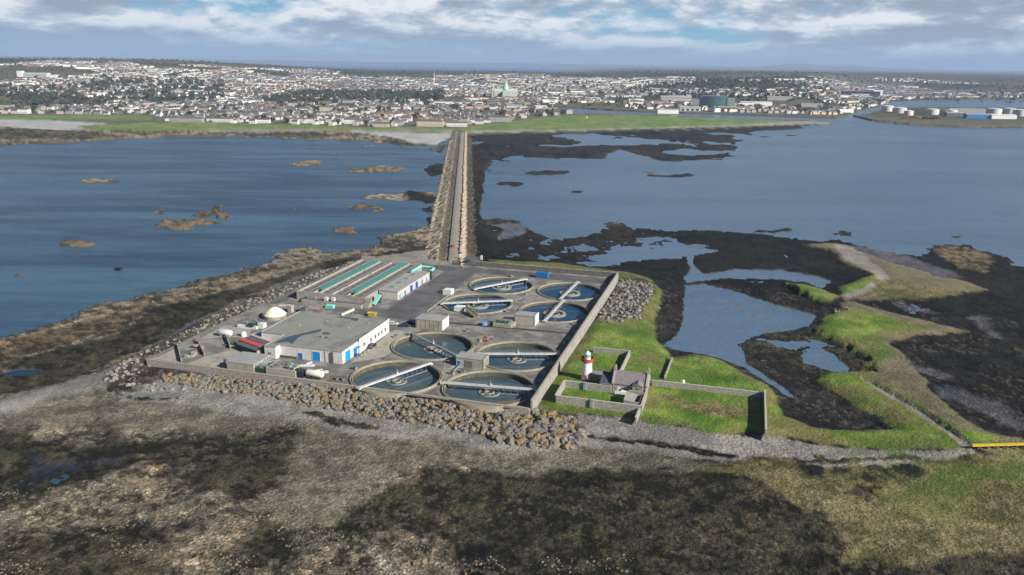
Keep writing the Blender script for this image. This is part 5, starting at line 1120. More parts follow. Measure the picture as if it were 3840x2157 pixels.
M_st1 = mat('olive_stone', (0.06, 0.056, 0.04), (0.12, 0.11, 0.08), 0.9, 0.95, 0.03, coord='World'); M_st2 = mat('sandy_stone', (0.12, 0.097, 0.068), (0.21, 0.168, 0.12), 0.9, 0.95, 0.03, coord='World')
RK = {'grey': mat('grey_rock', (0.10, 0.096, 0.088), (0.23, 0.22, 0.20), 0.9, 0.95, 0.05, coord='World'),
      'tan': mat('tan_rock', (0.10, 0.082, 0.058), (0.23, 0.18, 0.12), 0.8, 0.95, 0.05, coord='World'),
      'ochre': mat('ochre_lichen_rock', (0.13, 0.11, 0.08), (0.29, 0.18, 0.06), 1.1, 0.95, 0.05, coord='World')}
RK['pale'] = mat('pale_rock', (0.13, 0.125, 0.115), (0.28, 0.27, 0.25), 0.9, 0.95, 0.05, coord='World')
RM = {k: [rock_mesh('boulder', i * 7 + j, m) for j in range(9)] for i, (k, m) in enumerate(RK.items())}
k_ = 3840 / 2576
def inpoly(x, y, P):
    c = False; j = len(P) - 1
    for i in range(len(P)):
        if (P[i][1] > y) != (P[j][1] > y) and x < (P[j][0] - P[i][0]) * (y - P[i][1]) / (P[j][1] - P[i][1]) + P[i][0]: c = not c
        j = i
    return c
zones = [  # outline (2576 px view), height, radius range, count, weights grey/tan/ochre, label stem, group, height fall-off
 ([(1215, 1048), (1330, 1035), (1440, 1048), (1478, 1085), (1445, 1122), (1350, 1120), (1240, 1108)], 2.4, (0.65, 1.65), 560, (0.5, 0.38, 0.12), 'boulder in the big heap below the corner of the plant', 'boulders heaped at the corner of the plant'),
 ([(400, 942), (520, 948), (640, 962), (820, 980), (1000, 1005), (1220, 1030), (1230, 1095), (1100, 1070), (900, 1040), (740, 1012), (650, 988), (520, 975), (420, 960)], 2.2, (0.35, 1.15), 2300, (0.52, 0.33, 0.15), 'boulder in the rock armour below the sea wall', 'boulders of the rock armour below the sea wall'),
 ([(250, 955), (300, 915), (420, 860), (520, 800), (640, 748), (740, 705), (880, 655), (905, 668), (760, 740), (640, 800), (500, 870), (420, 905), (340, 945), (400, 965), (640, 985), (500, 985), (330, 980)], 1.9, (0.4, 1.05), 620, (0.75, 0.17, 0.08), 'boulder in the rock armour on the left side of the plant', 'boulders of the rock armour left of the plant'),
 ([(1560, 700), (1640, 710), (1642, 740), (1610, 800), (1540, 812), (1500, 800)], 2.9, (0.45, 1.15), 620, (0.97, 0.03, 0.0), 'boulder in the grey heap outside the far corner of the long wall', 'grey boulders outside the far corner of the plant'),
 ([(2085, 775), (2130, 768), (2150, 782), (2105, 790)], 2.3, (0.6, 1.3), 12, (0.4, 0.6, 0.0), 'boulder on the green bank by the big pool', 'pale boulders by the big pool'),
]
rocks = []
for zi, (P_, z, (rl, rh), n, wts, lab, grp) in enumerate(zones):
    Pw = [gp(px * k_, py * k_, z) for px, py in P_]; xs = [p[0] for p in Pw]; ys_ = [p[1] for p in Pw]; c = 0; tries = 0
    while c < n and tries < n * 60:
        tries += 1; x, y = random.uniform(min(xs), max(xs)), random.uniform(min(ys_), max(ys_))
        if not inpoly(x, y, Pw): continue
        a_, b_ = ab(x, y)
        if -206.5 < a_ < -58.8 and 230.2 < b_ < 407: continue
        r = rl * 0.8 + (rh * 1.15 - rl * 0.8) * random.random() ** 2.4
        zz_ = z
        if zi in (0, 1): zz_ = 3.6 - (230 - b_) * 0.17 if b_ < 230 else 2.8
        if zi == 2: zz_ = 3.2 - 0.16 * max(-206 - a_, 230 - b_, 0)
        rocks.append((r / math.hypot(x, y), x, y, max(ground_h(x, y), zz_ - (0.35 if zi == 1 else 1.0)) - 0.1 + r * 0.2, r, random.choices(('grey', 'tan', 'ochre'), wts)[0], lab, grp)); c += 1
rocks.sort(key=lambda q: -q[0])
for (_, x, y, z, r, kd, lab, grp) in rocks[:300]:
    me = random.choice(RM['pale' if kd == 'grey' and ('left' in lab or 'outside' in lab) else kd]); o = bpy.data.objects.new('boulder', me); COL.objects.link(o); o.location = (x, y, z); o.scale = (r, r, r); o.rotation_euler = (random.uniform(-.4, .4), random.uniform(-.4, .4), random.uniform(0, 6.28))
    tag(o, ('plain grey ' if kd == 'grey' else 'sandy tan ' if kd == 'tan' else 'orange-lichened ') + lab, 'boulder', ('grey ' if kd == 'grey' else 'tan ' if kd == 'tan' else 'orange ') + grp)
vs, fs, mi = [], [], []
for (_, x, y, z, r, kd, lab, grp) in rocks[300:]:
    me = random.choice(RM[kd]); M_ = Matrix.Translation((x, y, z)) @ Matrix.Rotation(random.uniform(0, 6.28), 4, 'Z') @ Matrix.Rotation(random.uniform(-.4, .4), 4, 'X') @ Matrix.Scale(r, 4); o_ = len(vs)
    vs += [tuple(M_ @ v_.co) for v_ in me.vertices]; fs += [tuple(i + o_ for i in p.vertices) for p in me.polygons]; mi += [5 if kd == 'grey' and ('left' in lab or 'outside' in lab) else ('grey', 'tan', 'ochre').index(kd)] * len(me.polygons)
# loose stones on the flats and the causeway skirt
def scatter(P_, z, n, rr, wts, world=False, clump=False):
    Pw = P_ if world else [gp(px * k_, py * k_, z) for px, py in P_]; xs = [p[0] for p in Pw]; ys_ = [p[1] for p in Pw]
    for i in range(n):
        x, y = random.uniform(min(xs), max(xs)), random.uniform(min(ys_), max(ys_))
        if not inpoly(x, y, Pw): continue
        if clump and mnoise.noise(Vector((x * 0.09, y * 0.09, 3.3))) + 0.5 * mnoise.noise(Vector((x * 0.4, y * 0.4, 7.3))) < 0.12: continue
        z = ground_h(x, y)
        if z < 0.12: continue
        r = rr[0] + (rr[1] - rr[0]) * random.random() ** 3; kd = random.choices((0, 1, 2), wts)[0]; me = random.choice(RM[('grey', 'tan', 'ochre')[kd]]); o_ = len(vs)
        ca, sa = math.cos(i), math.sin(i)
        for v_ in me.vertices: p = v_.co * r; vs.append((x + p.x * ca - p.y * sa, y + p.x * sa + p.y * ca, z + p.z))
        fs.extend(tuple(k + o_ for k in p.vertices) for p in me.polygons); mi.extend([kd] * len(me.polygons))
NEARK = len(mi)
scatter([(-100, 1200), (600, 1230), (1000, 1330), (1250, 1400), (1300, 1470), (-100, 1470)], 0.72, 16000, (0.08, 0.50), (0.6, 0.4, 0.0), clump=True); FARK = len(mi)
scatter([(0, 840), (380, 735), (780, 622), (1080, 565), (1110, 600), (800, 650), (380, 775), (0, 910)], 0.8, 1500, (0.2, 0.8), (0.2, 0.8, 0.0))
scatter([(1360, 1400), (1600, 1390), (1560, 1470), (1340, 1470)], 0.85, 120, (0.2, 0.5), (0.3, 0.7, 0.0))
for yy in np.arange(430, 1300, 1.4):
    for s, zz_ in ((random.uniform(-17, -9.5), 2.2), (random.uniform(8, 15), 0.6)):
        kd = random.choices((0, 1, 2), (0.4, 0.6, 0))[0]
        if s > 0 and random.random() < 0.7: continue
        me = random.choice(RM[('grey', 'tan', 'ochre')[kd]]); r = random.uniform(0.4, 0.9); o_ = len(vs); zc = 1.2 + (s + 15.5) * 0.5 if s < 0 else 1.6 - (s - 9.5) * 0.3
        vs += [(cwx(yy) + s + v_.co.x * r, yy + v_.co.y * r, zc + v_.co.z * r) for v_ in me.vertices]; fs += [tuple(i + o_ for i in p.vertices) for p in me.polygons]; mi += [kd] * len(me.polygons)
me = bpy.data.meshes.new('loose_rocks'); me.from_pydata(vs, [], fs)
for k in ('grey', 'tan', 'ochre'): me.materials.append(RK[k])
me.materials.append(M_st1); me.materials.append(M_st2); me.materials.append(RK['pale'])
for i in range(NEARK, FARK): mi[i] += 3
me.polygons.foreach_set('material_index', mi); o = bpy.data.objects.new('loose_rocks', me); COL.objects.link(o); tag(o, 'smaller grey and tan stones scattered over the shore and rock armour', 'stones', None, 'stuff')

# ------------------------------------------------------------------ the town
WCOL = [((0.66, 0.65, 0.61), 'white'), ((0.78, 0.77, 0.74), 'bright white'), ((0.52, 0.47, 0.36), 'cream'), ((0.33, 0.32, 0.30), 'grey'), ((0.45, 0.33, 0.28), 'pinkish'), ((0.30, 0.16, 0.12), 'red brick')]
RCOL = [((0.085, 0.085, 0.095), 'slate'), ((0.13, 0.125, 0.13), 'grey-roofed'), ((0.19, 0.10, 0.07), 'brown-roofed')]
wm = [mat('town_wall_' + n.replace(' ', '_'), c, None, 0.3, 0.85) for c, n in WCOL]
rm = [mat('town_roof_' + n.replace('-', '_'), c, None, 0.3, 0.8) for c, n in RCOL]
M_pane = mat('town_pane', (0.05, 0.06, 0.075), None, 1, 0.2)
def house_wall(L, w, h, rise, m):
    q = MB(); q.mi = 0; q.box(-L / 2, L / 2, -w / 2, w / 2, -6, h); q.add([(-L / 2, -w / 2, h), (-L / 2, w / 2, h), (-L / 2, 0, h + rise)], [(0, 2, 1)]); q.add([(L / 2, -w / 2, h), (L / 2, w / 2, h), (L / 2, 0, h + rise)], [(0, 1, 2)])
    q.mi = 1; n = max(2, int(L / 3))
    for i in range(n):
        x = -L / 2 + (i + 0.5) * L / n
        for z in ((1.0, 3.6) if h > 4 else (1.0,)):
            q.box(x - 0.5, x + 0.5, -w / 2 - 0.05, -w / 2 + 0.02, z, z + 1.2); q.box(x - 0.5, x + 0.5, w / 2 - 0.02, w / 2 + 0.05, z, z + 1.2)
    return q.mesh('house', [m, M_pane])
def house_roof(L, w, h, rise, m, wallm):
    q = MB(); q.mi = 0; e = 0.35; q.add([(-L / 2 - 0.1, -w / 2 - e, h - 0.15), (L / 2 + 0.1, -w / 2 - e, h - 0.15), (L / 2 + 0.1, 0, h + rise + 0.1), (-L / 2 - 0.1, 0, h + rise + 0.1), (-L / 2 - 0.1, w / 2 + e, h - 0.15), (L / 2 + 0.1, w / 2 + e, h - 0.15)], [(0, 1, 2, 3), (3, 2, 5, 4)])
    q.mi = 1; q.box(L / 2 - 1.2, L / 2 - 0.3, -0.5, 0.5, h + rise - 0.5, h + rise + 1.2)
    return q.mesh('roof', [m, wallm])
SH = [(12, 8, 5.2, 2.8), (16, 8.5, 5.4, 3.0), (30, 8.5, 5.6, 2.8), (11, 8, 3.2, 2.6), (46, 15, 8.5, 1.2)]; SN = ['two-storey', 'wide two-storey', 'long terraced', 'single-storey', 'large flat-topped']
def townz(x, y): return float(land(np.array([x]), np.array([y]))[0])
# street blocks: cells with a common direction
cand = []
def in_town(x, y, d, az):
    px_ok = True
    if d < 1480: return False
    return True
# drawn outlines where houses may stand (2576 px view, z about 6)
ZT = [[gp(px * k_, py * k_, 4) for px, py in P_] for P_ in (
    [(-700, 286), (0, 285), (380, 288), (420, 303), (640, 310), (1000, 318), (1120, 320), (1200, 312), (1300, 300), (1400, 290), (1440, 282), (1370, 272), (1390, 262), (1560, 272), (1750, 279), (2000, 287), (2100, 290), (2130, 280), (2220, 262), (2240, 252), (2330, 246), (2450, 245), (3200, 246), (3200, 204), (-700, 196)],)]
NC = 0
rows = []
for cyl in np.arange(1450, 5600, 105):
    for cxl in np.arange(-4200, 4200, 120):
        dcell = math.hypot(cxl, cyl)
        if abs(math.degrees(math.atan2(cxl, cyl))) > 40: continue
        rd = random.Random(int(cyl * 31 + cxl * 7)); jx, jy = cxl + rd.uniform(-30, 30), cyl + rd.uniform(-25, 25)
        dens = float(fbm(np.array([jx]), np.array([jy]), 650, 3, 101)[0]); az = math.degrees(math.atan2(jx, jy)); d = math.hypot(jx, jy)
        thr = 0.375 + 0.00003 * max(0, d - 2200) + (0.02 if az > 3 else 0) + (0.22 * sstep(3600, 5200, np.array([d]))[0])
        if d < 2000: thr = 0.22
        if dens < thr: continue
        ang = rd.choice((0.0, 0.12, -0.2, 1.45, 1.6, -0.1, 0.25)) + 0.15 * math.sin(cxl / 400); ca, sa = math.cos(ang), math.sin(ang)
        wc = rd.choices(range(6), (0.32, 0.14, 0.16, 0.26, 0.06, 0.06))[0]; rc = rd.choices(range(3), (0.6, 0.3, 0.1))[0]; sh = rd.choices(range(4), (0.45, 0.25, 0.15, 0.15))[0]
        for rr in (-36, 0, 34):
            u = -54
            while u < 54:
                s2 = 4 if rd.random() < (0.04 if az < 3 or az > 22 else 0.16) else sh if rd.random() < 0.7 else rd.randrange(4); L = SH[s2][0]
                if rd.random() < 0.84:
                    x, y = jx + (u + L / 2) * ca - rr * sa, jy + (u + L / 2) * sa + rr * ca
                    if any(inpoly(x, y, P_) for P_ in ZT): cand.append((math.hypot(x, y), x, y, ang + (math.pi / 2 if rd.random() < 0.25 else 0), s2, wc if rd.random() < 0.6 else rd.choices(range(6), (0.38, 0.2, 0.16, 0.18, 0.04, 0.04))[0], rc))
                u += L + rd.uniform(3, 9)
cand.sort()
keep_out = []    # landmark plots
def plot(x, y, r): keep_out.append((x, y, r))
LM = {}
def lmk(name, px, py, z, r):
    x, y = gp(px * k_, py * k_, z); plot(x, y, r); LM[name] = (x, y)
lmk('cathedral', 1272, 240, 14, 60); lmk('glass', 1797, 270, 6, 70); lmk('stadium', 2165, 238, 12, 110); lmk('crane', 1092, 212, 22, 20); lmk('hospital', 90, 176, 70, 120); lmk('mall', 1700, 257, 7, 80); lmk('hall', 1735, 278, 5, 45); lmk('school', 1010, 277, 6, 40); lmk('shed', 1500, 330, 3, 1)
cand = [c for c in cand if all((c[1] - kx) ** 2 + (c[2] - ky) ** 2 > kr * kr for kx, ky, kr in keep_out)]
meshc = {}
def zone_of(x, y):
    az = math.degrees(math.atan2(x, y))
    if az < -22: return 'on the far left shore'
    if az < -12: return 'behind the left-hand shore green'
    if az < -5: return 'in the white rows left of the causeway'
    if az < 3: return 'just behind the landward end of the causeway'
    if az < 14: return 'behind the green headland and the river'
    if az < 24: return 'near the docks'
    return 'on the far right of the town'
nh = 0
for (d, x, y, ang, s2, wc, rc) in cand[:300]:
    key = (s2, wc, rc)
    if key not in meshc: meshc[key] = (house_wall(*SH[s2], wm[wc]), house_roof(*SH[s2], rm[rc], wm[wc]))
    z = townz(x, y) + 0.1 if d > 1500 else 3.2
    h = bpy.data.objects.new('house', meshc[key][0]); COL.objects.link(h); h.location = (x, y, z); h.rotation_euler.z = ang
    tag(h, f'{WCOL[wc][1]} {SN[s2]} {RCOL[rc][1].replace("slate", "slate-roofed")} house {zone_of(x, y)}', 'house', f'{WCOL[wc][1]} {SN[s2]} {RCOL[rc][1]} houses {zone_of(x, y)}')
    r = bpy.data.objects.new('roof', meshc[key][1]); COL.objects.link(r); r.parent = h
# the rest of the town as one mass
HV, HF, HCo = [], [], []
rest = cand[300:]; rx_ = np.array([c[1] for c in rest]); ry_ = np.array([c[2] for c in rest]); rz_ = land(rx_, ry_)
tmplF = [(0, 1, 5, 4), (1, 2, 6, 5), (2, 3, 7, 6), (3, 0, 4, 7), (4, 5, 9, 8), (7, 8, 9, 6)[::1], (4, 8, 7), (5, 6, 9)]
wcols = []
for (c, z) in zip(rest, rz_):
    d, x, y, ang, s2, wc, rc = c; L, w, h, rise = SH[s2]; far = 1 + max(0, d - 2500) / 9000; L *= far; ca, sa = math.cos(ang), math.sin(ang); o_ = len(HV)
    for (px, py, pz) in ((-L / 2, -w / 2, -8), (L / 2, -w / 2, -8), (L / 2, w / 2, -8), (-L / 2, w / 2, -8), (-L / 2, -w / 2, h), (L / 2, -w / 2, h), (L / 2, w / 2, h), (-L / 2, w / 2, h), (-L / 2, 0, h + rise), (L / 2, 0, h + rise)):
        HV.append((x + px * ca - py * sa, y + px * sa + py * ca, z + pz))
    for i, f in enumerate(tmplF): HF.append(tuple(k + o_ for k in f)); wcols.append(RCOL[rc][0] if i in (4, 5) else WCOL[wc][0])
me = bpy.data.meshes.new('town_houses'); me.from_pydata(HV, [], HF)
at = me.color_attributes.new('Col', 'FLOAT_COLOR', 'CORNER'); arr = []
for p, c in zip(me.polygons, wcols): arr += [(*c, 1)] * len(p.vertices)
at.data.foreach_set('color', np.array(arr, np.float32).ravel()); me.materials.append(mat_attr('town_paint', 0.85, 0.3, 0.12, 0)); o = bpy.data.objects.new('town_houses', me); COL.objects.link(o)
tag(o, 'countless small white and grey houses covering the slopes of the town', 'houses', None, 'stuff')
print('houses', len(cand))

# landmarks
def lm(name, key, z, rz, label, cat): x, y = LM[key]; return empty(name, (x, y, townz(x, y)), rz, label, cat)
ct = lm('cathedral', 'cathedral', 0, 0.1, 'stone cathedral with a pale green dome rising above the town', 'cathedral')
M_cst = mat('cathedral_stone', (0.36, 0.37, 0.33), (0.42, 0.43, 0.38), 0.2, 0.9); M_cop = mat('copper_green', (0.32, 0.47, 0.40), (0.36, 0.50, 0.43), 0.2, 0.7)
q = MB(); q.box(-38, 38, -10, 10, -8, 20); q.box(-12, 12, -24, 24, -8, 19.9); q.box(-46, -36, -8, -2, -8, 28); q.box(-46, -36, 2, 8, -8, 28); q.build('nave', M_cst, ct)
q = MB(); q.gable(-38, 38, -10, 10, 20, 27); q.X = Matrix.Rotation(R(90), 4, 'Z'); q.gable(-24, 24, -11.8, 11.8, 19.9, 26.5); q.X = None; q.build('roof', M_cop, ct)
q = MB(); q.lathe([(9, 20), (9, 32), (8.6, 32), (8.2, 37), (6.2, 42), (3.2, 45), (1.6, 46), (1.6, 49), (0.01, 53)], 20); q.build('dome', M_cop, ct, smooth=True)
q = MB()
for y_ in (-5, 5): q.lathe([(2.6, 28), (2.6, 33), (1.6, 36), (0.01, 38)], 12, (-41, y_))
q.build('turret', M_cop, ct)
gb = lm('glass_block', 'glass', 0, -0.2, 'large dark green glass office block with a curved front near the docks', 'office block')
q = MB(); pts = [(-32 + i * 64 / 12, -14 - 8 * math.sin(math.pi * i / 12)) for i in range(13)] + [(32, 16), (-32, 16)]; q.prism(pts, -5, 30); q.build('glass_front', mat('green_glass', (0.03, 0.085, 0.09), (0.05, 0.13, 0.13), 0.08, 0.2, spec=0.7), gb)
q = MB()
for z in range(0, 30, 4): q.prism([(x * 1.008, y * 1.012) for x, y in pts], z + 3.4, z + 3.8)
q.build('floor_band', M_bluegrey, gb)
q = MB(); q.box(32, 52, -16, 16, -5, 26); q.build('side_wing', mat('pale_green_cladding', (0.26, 0.33, 0.31), None, 0.2, 0.6), gb); q = MB(); q.box(-60, -32, -10, 14, -5, 22); q.build('side_wing', _mats['pale_green_cladding'], gb)
sd = lm('stadium', 'stadium', 0, 0.03, 'long dark blue grandstand with a white roof edge right of the docks', 'grandstand')
q = MB(); q.box(-75, 75, -10, 14, -6, 20); q.build('stand', M_navy, sd); q = MB(); q.box(-76, 76, -14, 15, 20, 22); q.build('roof', M_dgrey, sd); q = MB(); q.box(-45, 30, -16, -10, -4, 12); q.build('front_panels', mat('pale_lilac_panels', (0.38, 0.40, 0.46), None, 0.2, 0.7), sd); q = MB(); q.box(50, 88, -4, 24, -6, 27); q.build('end_block', M_white, sd)
cr = lm('tower_mast', 'crane', 0, 0.0, 'tall thin white and red mast standing above the middle of the town', 'mast')
q = MB(); q.lathe([(2.0, -5), (1.5, 45)], 8); q.build('lower_mast', M_white, cr); q = MB(); q.lathe([(1.5, 45), (1.0, 62)], 8); q.build('upper_mast', M_rred, cr)
hp = lm('hospital', 'hospital', 0, 0.05, 'long white multi-storey hospital block on the left hillside', 'hospital')
q = MB(); q.box(-45, 45, -10, 10, -12, 15); q.box(-62, -45, -14, 8, -12, 21); q.box(45, 80, -25, 0, -14, 9); q.build('wall', M_white, hp); q = MB()
for z in (2, 6, 10): q.box(-43, 43, -10.15, -9.9, z, z + 1.8)
q.build('window_band', M_pane, hp)
ml = lm('retail_block', 'mall', 0, -0.12, 'large pale sloping-roofed retail block left of the green glass block', 'building')
q = MB(); q.box(-45, 45, -18, 18, -5, 13); q.build('wall', mat('pale_panel', (0.48, 0.45, 0.42), None, 0.1, 0.8), ml); q = MB(); q.add([(-46, -19, 13), (46, -19, 13), (46, 19, 20), (-46, 19, 17)], [(0, 1, 2, 3)]); q.box(30, 46, 5, 19, 13, 22); q.build('roof', mat('lilac_roof', (0.42, 0.40, 0.42), None, 0.1, 0.8), ml)
hl = lm('dock_hall', 'hall', 0, -0.05, 'pale blue-white hall with a shallow roof on the quay', 'hall')
q = MB(); q.box(-26, 26, -9, 9, -2, 8); q.build('wall', mat('bluish_white', (0.50, 0.56, 0.56), None, 0.2, 0.7), hl); q = MB(); q.gable(-26, 26, -9, 9, 8, 11.5, 0.6); q.build('roof', M_roof2, hl)
q = MB()
for i in range(4): q.box(-22 + i * 12, -15 + i * 12, -9.2, -8.9, 1, 6)
q.build('windows', M_pane, hl)
sh_ = lm('school', 'school', 0, -0.15, 'large bright white building standing out among the houses left of the causeway', 'building')
q = MB(); q.box(-22, 20, -7, 7, -4, 10); q.box(8, 20, -12, -7, -4, 13); q.build('wall', M_white, sh_); q = MB(); q.gable(-22, 20, -7, 7, 10, 13, 0.4); q.build('roof', rm[1], sh_)
# long bright shore buildings: (2576 px position, length, depth, height, colour, label)
SB = [((1150, 317), 36, 10, 6, 0, 'long low bright white building on the shore beside the causeway'), ((1080, 312), 40, 11, 7, 0, 'long white building behind the low shore building'), ((560, 306), 34, 10, 6, 0, 'white shore building with grey roof above the green'),
      ((650, 308), 42, 10, 6, 1, 'long bright white shore terrace left of the pointed white gables'), ((470, 306), 60, 12, 7, 3, 'long grey shed-like building on the left shore'), ((50, 284), 40, 12, 8, 1, 'bright white building at the far left by the beach'),
      ((760, 308), 46, 10, 7, 0, 'white terrace with pale roof in the middle of the left shore'), ((890, 310), 34, 10, 7, 0, 'white terrace at the right end of the gabled shore rows'), ((960, 318), 26, 9, 5, 2, 'small cream shore building by the sand'), ((1235, 300), 30, 10, 7, 0, 'white terrace at the start of the green headland')]
for (p, L, w, h, wc, lab) in SB:
    x, y = gp(p[0] * k_, p[1] * k_, 4); t = empty('shore_building', (x, y, max(3.1, townz(x, y))), random.uniform(-0.08, 0.08), lab, 'building')
    q = MB(); q.box(-L / 2, L / 2, -w / 2, w / 2, -3, h); n = int(L / 4); q.mi = 1
    for i in range(n): q.box(-L / 2 + (i + .3) * L / n, -L / 2 + (i + .65) * L / n, -w / 2 - 0.06, -w / 2 + 0.02, 1, 2.6); 
    q.build('wall', [wm[wc], M_pane], t); q = MB(); q.gable(-L / 2, L / 2, -w / 2, w / 2, h, h + 2.8, 0.3); q.build('roof', rm[1 if wc != 1 else 0], t)
# row of pointed white gables
for i in range(9):
    px = 735 + i * 18; x, y = gp((px) * k_, 303 * k_, 5); t = empty('gabled_house', (x, y, max(3.1, townz(x, y))), R(90), 'white house turning its pointed gable to the sea, in the row of nine alike', 'house', 'pointed white gables in a row on the left shore')
    q = MB(); q.box(-8, 8, -5, 5, -2, 6); q.add([(-8, -5, 6), (-8, 5, 6), (-8, 0, 11)], [(0, 2, 1)]); q.add([(8, -5, 6), (8, 5, 6), (8, 0, 11)], [(0, 1, 2)]); q.build('wall', wm[1], t)
    q = MB(); q.add([(-7.9, -5.5, 5.7), (8.2, -5.5, 5.7), (8.2, 0, 11.3), (-7.9, 0, 11.3), (-7.9, 5.5, 5.7), (8.2, 5.5, 5.7)], [(0, 1, 2, 3), (3, 2, 5, 4)]); q.build('roof', rm[2], t)
# docks: oil tanks
tkp = [(2232, 279, 15, 12), (2262, 283, 17, 11), (2285, 289, 11, 9), (2345, 287, 15, 11), (2392, 288, 14, 10), (2500, 288, 17, 13), (2538, 287, 15, 13), (2565, 291, 17, 13), (2600, 290, 16, 12)]
tlab = ['long-shadowed leftmost white oil tank at the docks', 'wide white oil tank second from the left at the docks', 'small white oil tank beside the rust-coloured heap', 'white oil tank left of the grey dock shed', 'low white oil tank behind the grey dock shed', 'big white oil tank right of the dock sheds', 'white oil tank between two others at the right edge', 'white oil tank at the very edge of the photo', 'white oil tank just cut off by the right edge']
for (px, py, r, h), lab in zip(tkp, tlab):
    h *= 1.15
    x, y = gp(px * k_, py * k_, 4); t = empty('oil_tank', (x, y, 3.2), 0, lab, 'oil tank', 'white oil tanks at the docks')
    q = MB(); q.lathe([(r, -2), (r, h)], 28); q.build('shell', M_white, t, smooth=True); q = MB(); q.lathe([(r + 0.2, h), (r * 0.5, h + 1.4), (0.01, h + 2)], 28); q.build('roof', M_white, t)
for (px, py, L, w, h, m, lab) in ((2465, 297, 70, 18, 9, M_mblue, 'long shed with a blue end and pale roof at the docks'), (2520, 298, 60, 18, 8, M_white, 'long white shed at the docks right of the blue one'), (2400, 292, 40, 14, 8, M_dgrey, 'dark grey shed behind the docks quay'), (2430, 283, 90, 20, 9, M_roof2, 'long pale green-grey shed behind the oil tanks'),
                                (1830, 279, 50, 16, 9, mat('rust_panel', (0.26, 0.10, 0.05), None, 0.3, 0.8), 'rust red shed right of the green glass block'), (1900, 268, 90, 20, 9, M_white, 'long white warehouse on the right of the green glass block'), (1960, 258, 80, 24, 10, M_roof2, 'pale grey warehouse behind the long white one'), (2040, 270, 60, 18, 8, M_roof2, 'low grey warehouse near the dock mouth'), (1680, 283, 50, 12, 7, M_cream, 'cream building on the river quay')):
    x, y = gp(px * k_, py * k_, 4); t = empty('dock_shed', (x, y, max(3.0, townz(x, y))), random.uniform(-0.1, 0.1), lab, 'shed')
    q = MB(); q.box(-L / 2, L / 2, -w / 2, w / 2, -2, h); q.build('wall', m, t); q = MB(); q.gable(-L / 2, L / 2, -w / 2, w / 2, h, h + 2.5, 0.3); q.build('roof', M_roof2 if m is not M_white else M_white, t)
M_rust = mat('rust_scrap', (0.22, 0.085, 0.035), (0.32, 0.13, 0.05), 0.3, 0.9)
for (px, py, L, lab) in ((2285, 297, 46, 'rust-brown scrap heap on the quay below the oil tanks'), (2340, 300, 36, 'dark reddish scrap heap right of the rust-brown one')):
    x, y = gp(px * k_, py * k_, 3); q = MB()
    for i in range(26): u, v_ = random.uniform(-L / 2, L / 2), random.uniform(-6, 6); s = random.uniform(2, 5); q.bar((u, v_, s * 0.4), (u + s, v_ + random.uniform(-3, 3), s * 0.9), s, s * 0.8)
    o = q.build('scrap_heap', M_rust if px < 2300 else mat('dark_scrap', (0.10, 0.06, 0.05), None, 0.3, 0.9), None, (x, y, 3)); tag(o, lab, 'scrap heap')
# quay walls
def quay(pts, label):
    W_ = [gp(px * k_, py * k_, 1.5) for px, py in pts]; x0, y0 = W_[0]; q = MB()
    for p, s in zip(W_[:-1], W_[1:]): q.bar((p[0] - x0, p[1] - y0, 0.6), (s[0] - x0, s[1] - y0, 0.6), 8, 5.6)
    tag(q.build('quay_wall', M_stoned, None, (x0, y0, 0)), label, 'quay')
quay([(1470, 273), (1560, 278), (1750, 285), (2000, 293), (2105, 296)], 'dark quay wall along the river in front of the docks')
quay([(2150, 291), (2200, 303), (2300, 313), (2440, 319), (2576, 317), (2800, 320)], 'dark rocky quay edge below the white oil tanks')
# ships
for (px, py, L, m, lab) in ((2000, 291, 52, M_carn, 'dark hulled ship with a white bridge moored at the dock quay'), (2060, 292, 42, M_carr, 'red hulled ship moored near the dock mouth')):
    x, y = gp(px * k_, py * k_, 0); t = empty('moored_ship', (x, y - 12, 0), R(-6), lab, 'ship')
    q = MB(); q.prism([(-L / 2, -4), (L / 2 - 8, -4.5), (L / 2, 0), (L / 2 - 8, 4.5), (-L / 2, 4)], -0.5, 4.5); q.build('hull', m, t); q = MB(); q.box(-L / 2 + 2, -L / 2 + 10, -3.5, 3.5, 4.5, 11.5); q.build('bridge', M_white, t); q = MB(); q.lathe([(0.3, 4.5), (0.2, 14)], 6, (4, 0)); q.build('mast', M_white, t)
q = MB(); q.lathe([(1.5, 0), (1.2, 3.5), (0.01, 4)], 12); x, y = gp(1476 * k_, 298 * k_, 3); tag(q.build('pavilion', M_white, None, (x, y, 3.2)), 'tiny white monument in the middle of the green headland', 'monument')

# ------------------------------------------------------------------ trees of the town
M_leafs = [mat('tree_foliage_' + n, c, c2, 0.6, 0.9, coord='World') for n, c, c2 in (('dark', (0.026, 0.034, 0.028), (0.048, 0.058, 0.040)), ('brown', (0.075, 0.066, 0.048), (0.115, 0.10, 0.07)), ('green', (0.035, 0.055, 0.022), (0.07, 0.09, 0.035)))]
M_bark = mat('bark', (0.06, 0.05, 0.04), None, 1, 0.9)
def crown_geo(r, h, n, s, rd):
    vs, fs = [], []
    for i in range(n):
        while True:
            p = Vector((rd.uniform(-1, 1), rd.uniform(-1, 1), rd.uniform(-1, 1)))
            if 0.25 < p.length < 1: break
        p = Vector((p.x * r, p.y * r, h * 0.6 + p.z * h * 0.42)) * (1 + rd.uniform(-.12, .12)); a = Vector((rd.gauss(0, 1), rd.gauss(0, 1), rd.gauss(0, 1))).normalized(); b = a.orthogonal().normalized(); c = a.cross(b); k = s * rd.uniform(0.6, 1.3); o_ = len(vs)
        vs += [p + b * k, p + c * k, p - b * k * rd.uniform(.6, 1), p - c * k]; fs.append((o_, o_ + 1, o_ + 2, o_ + 3))
    return vs, fs
crowns = []
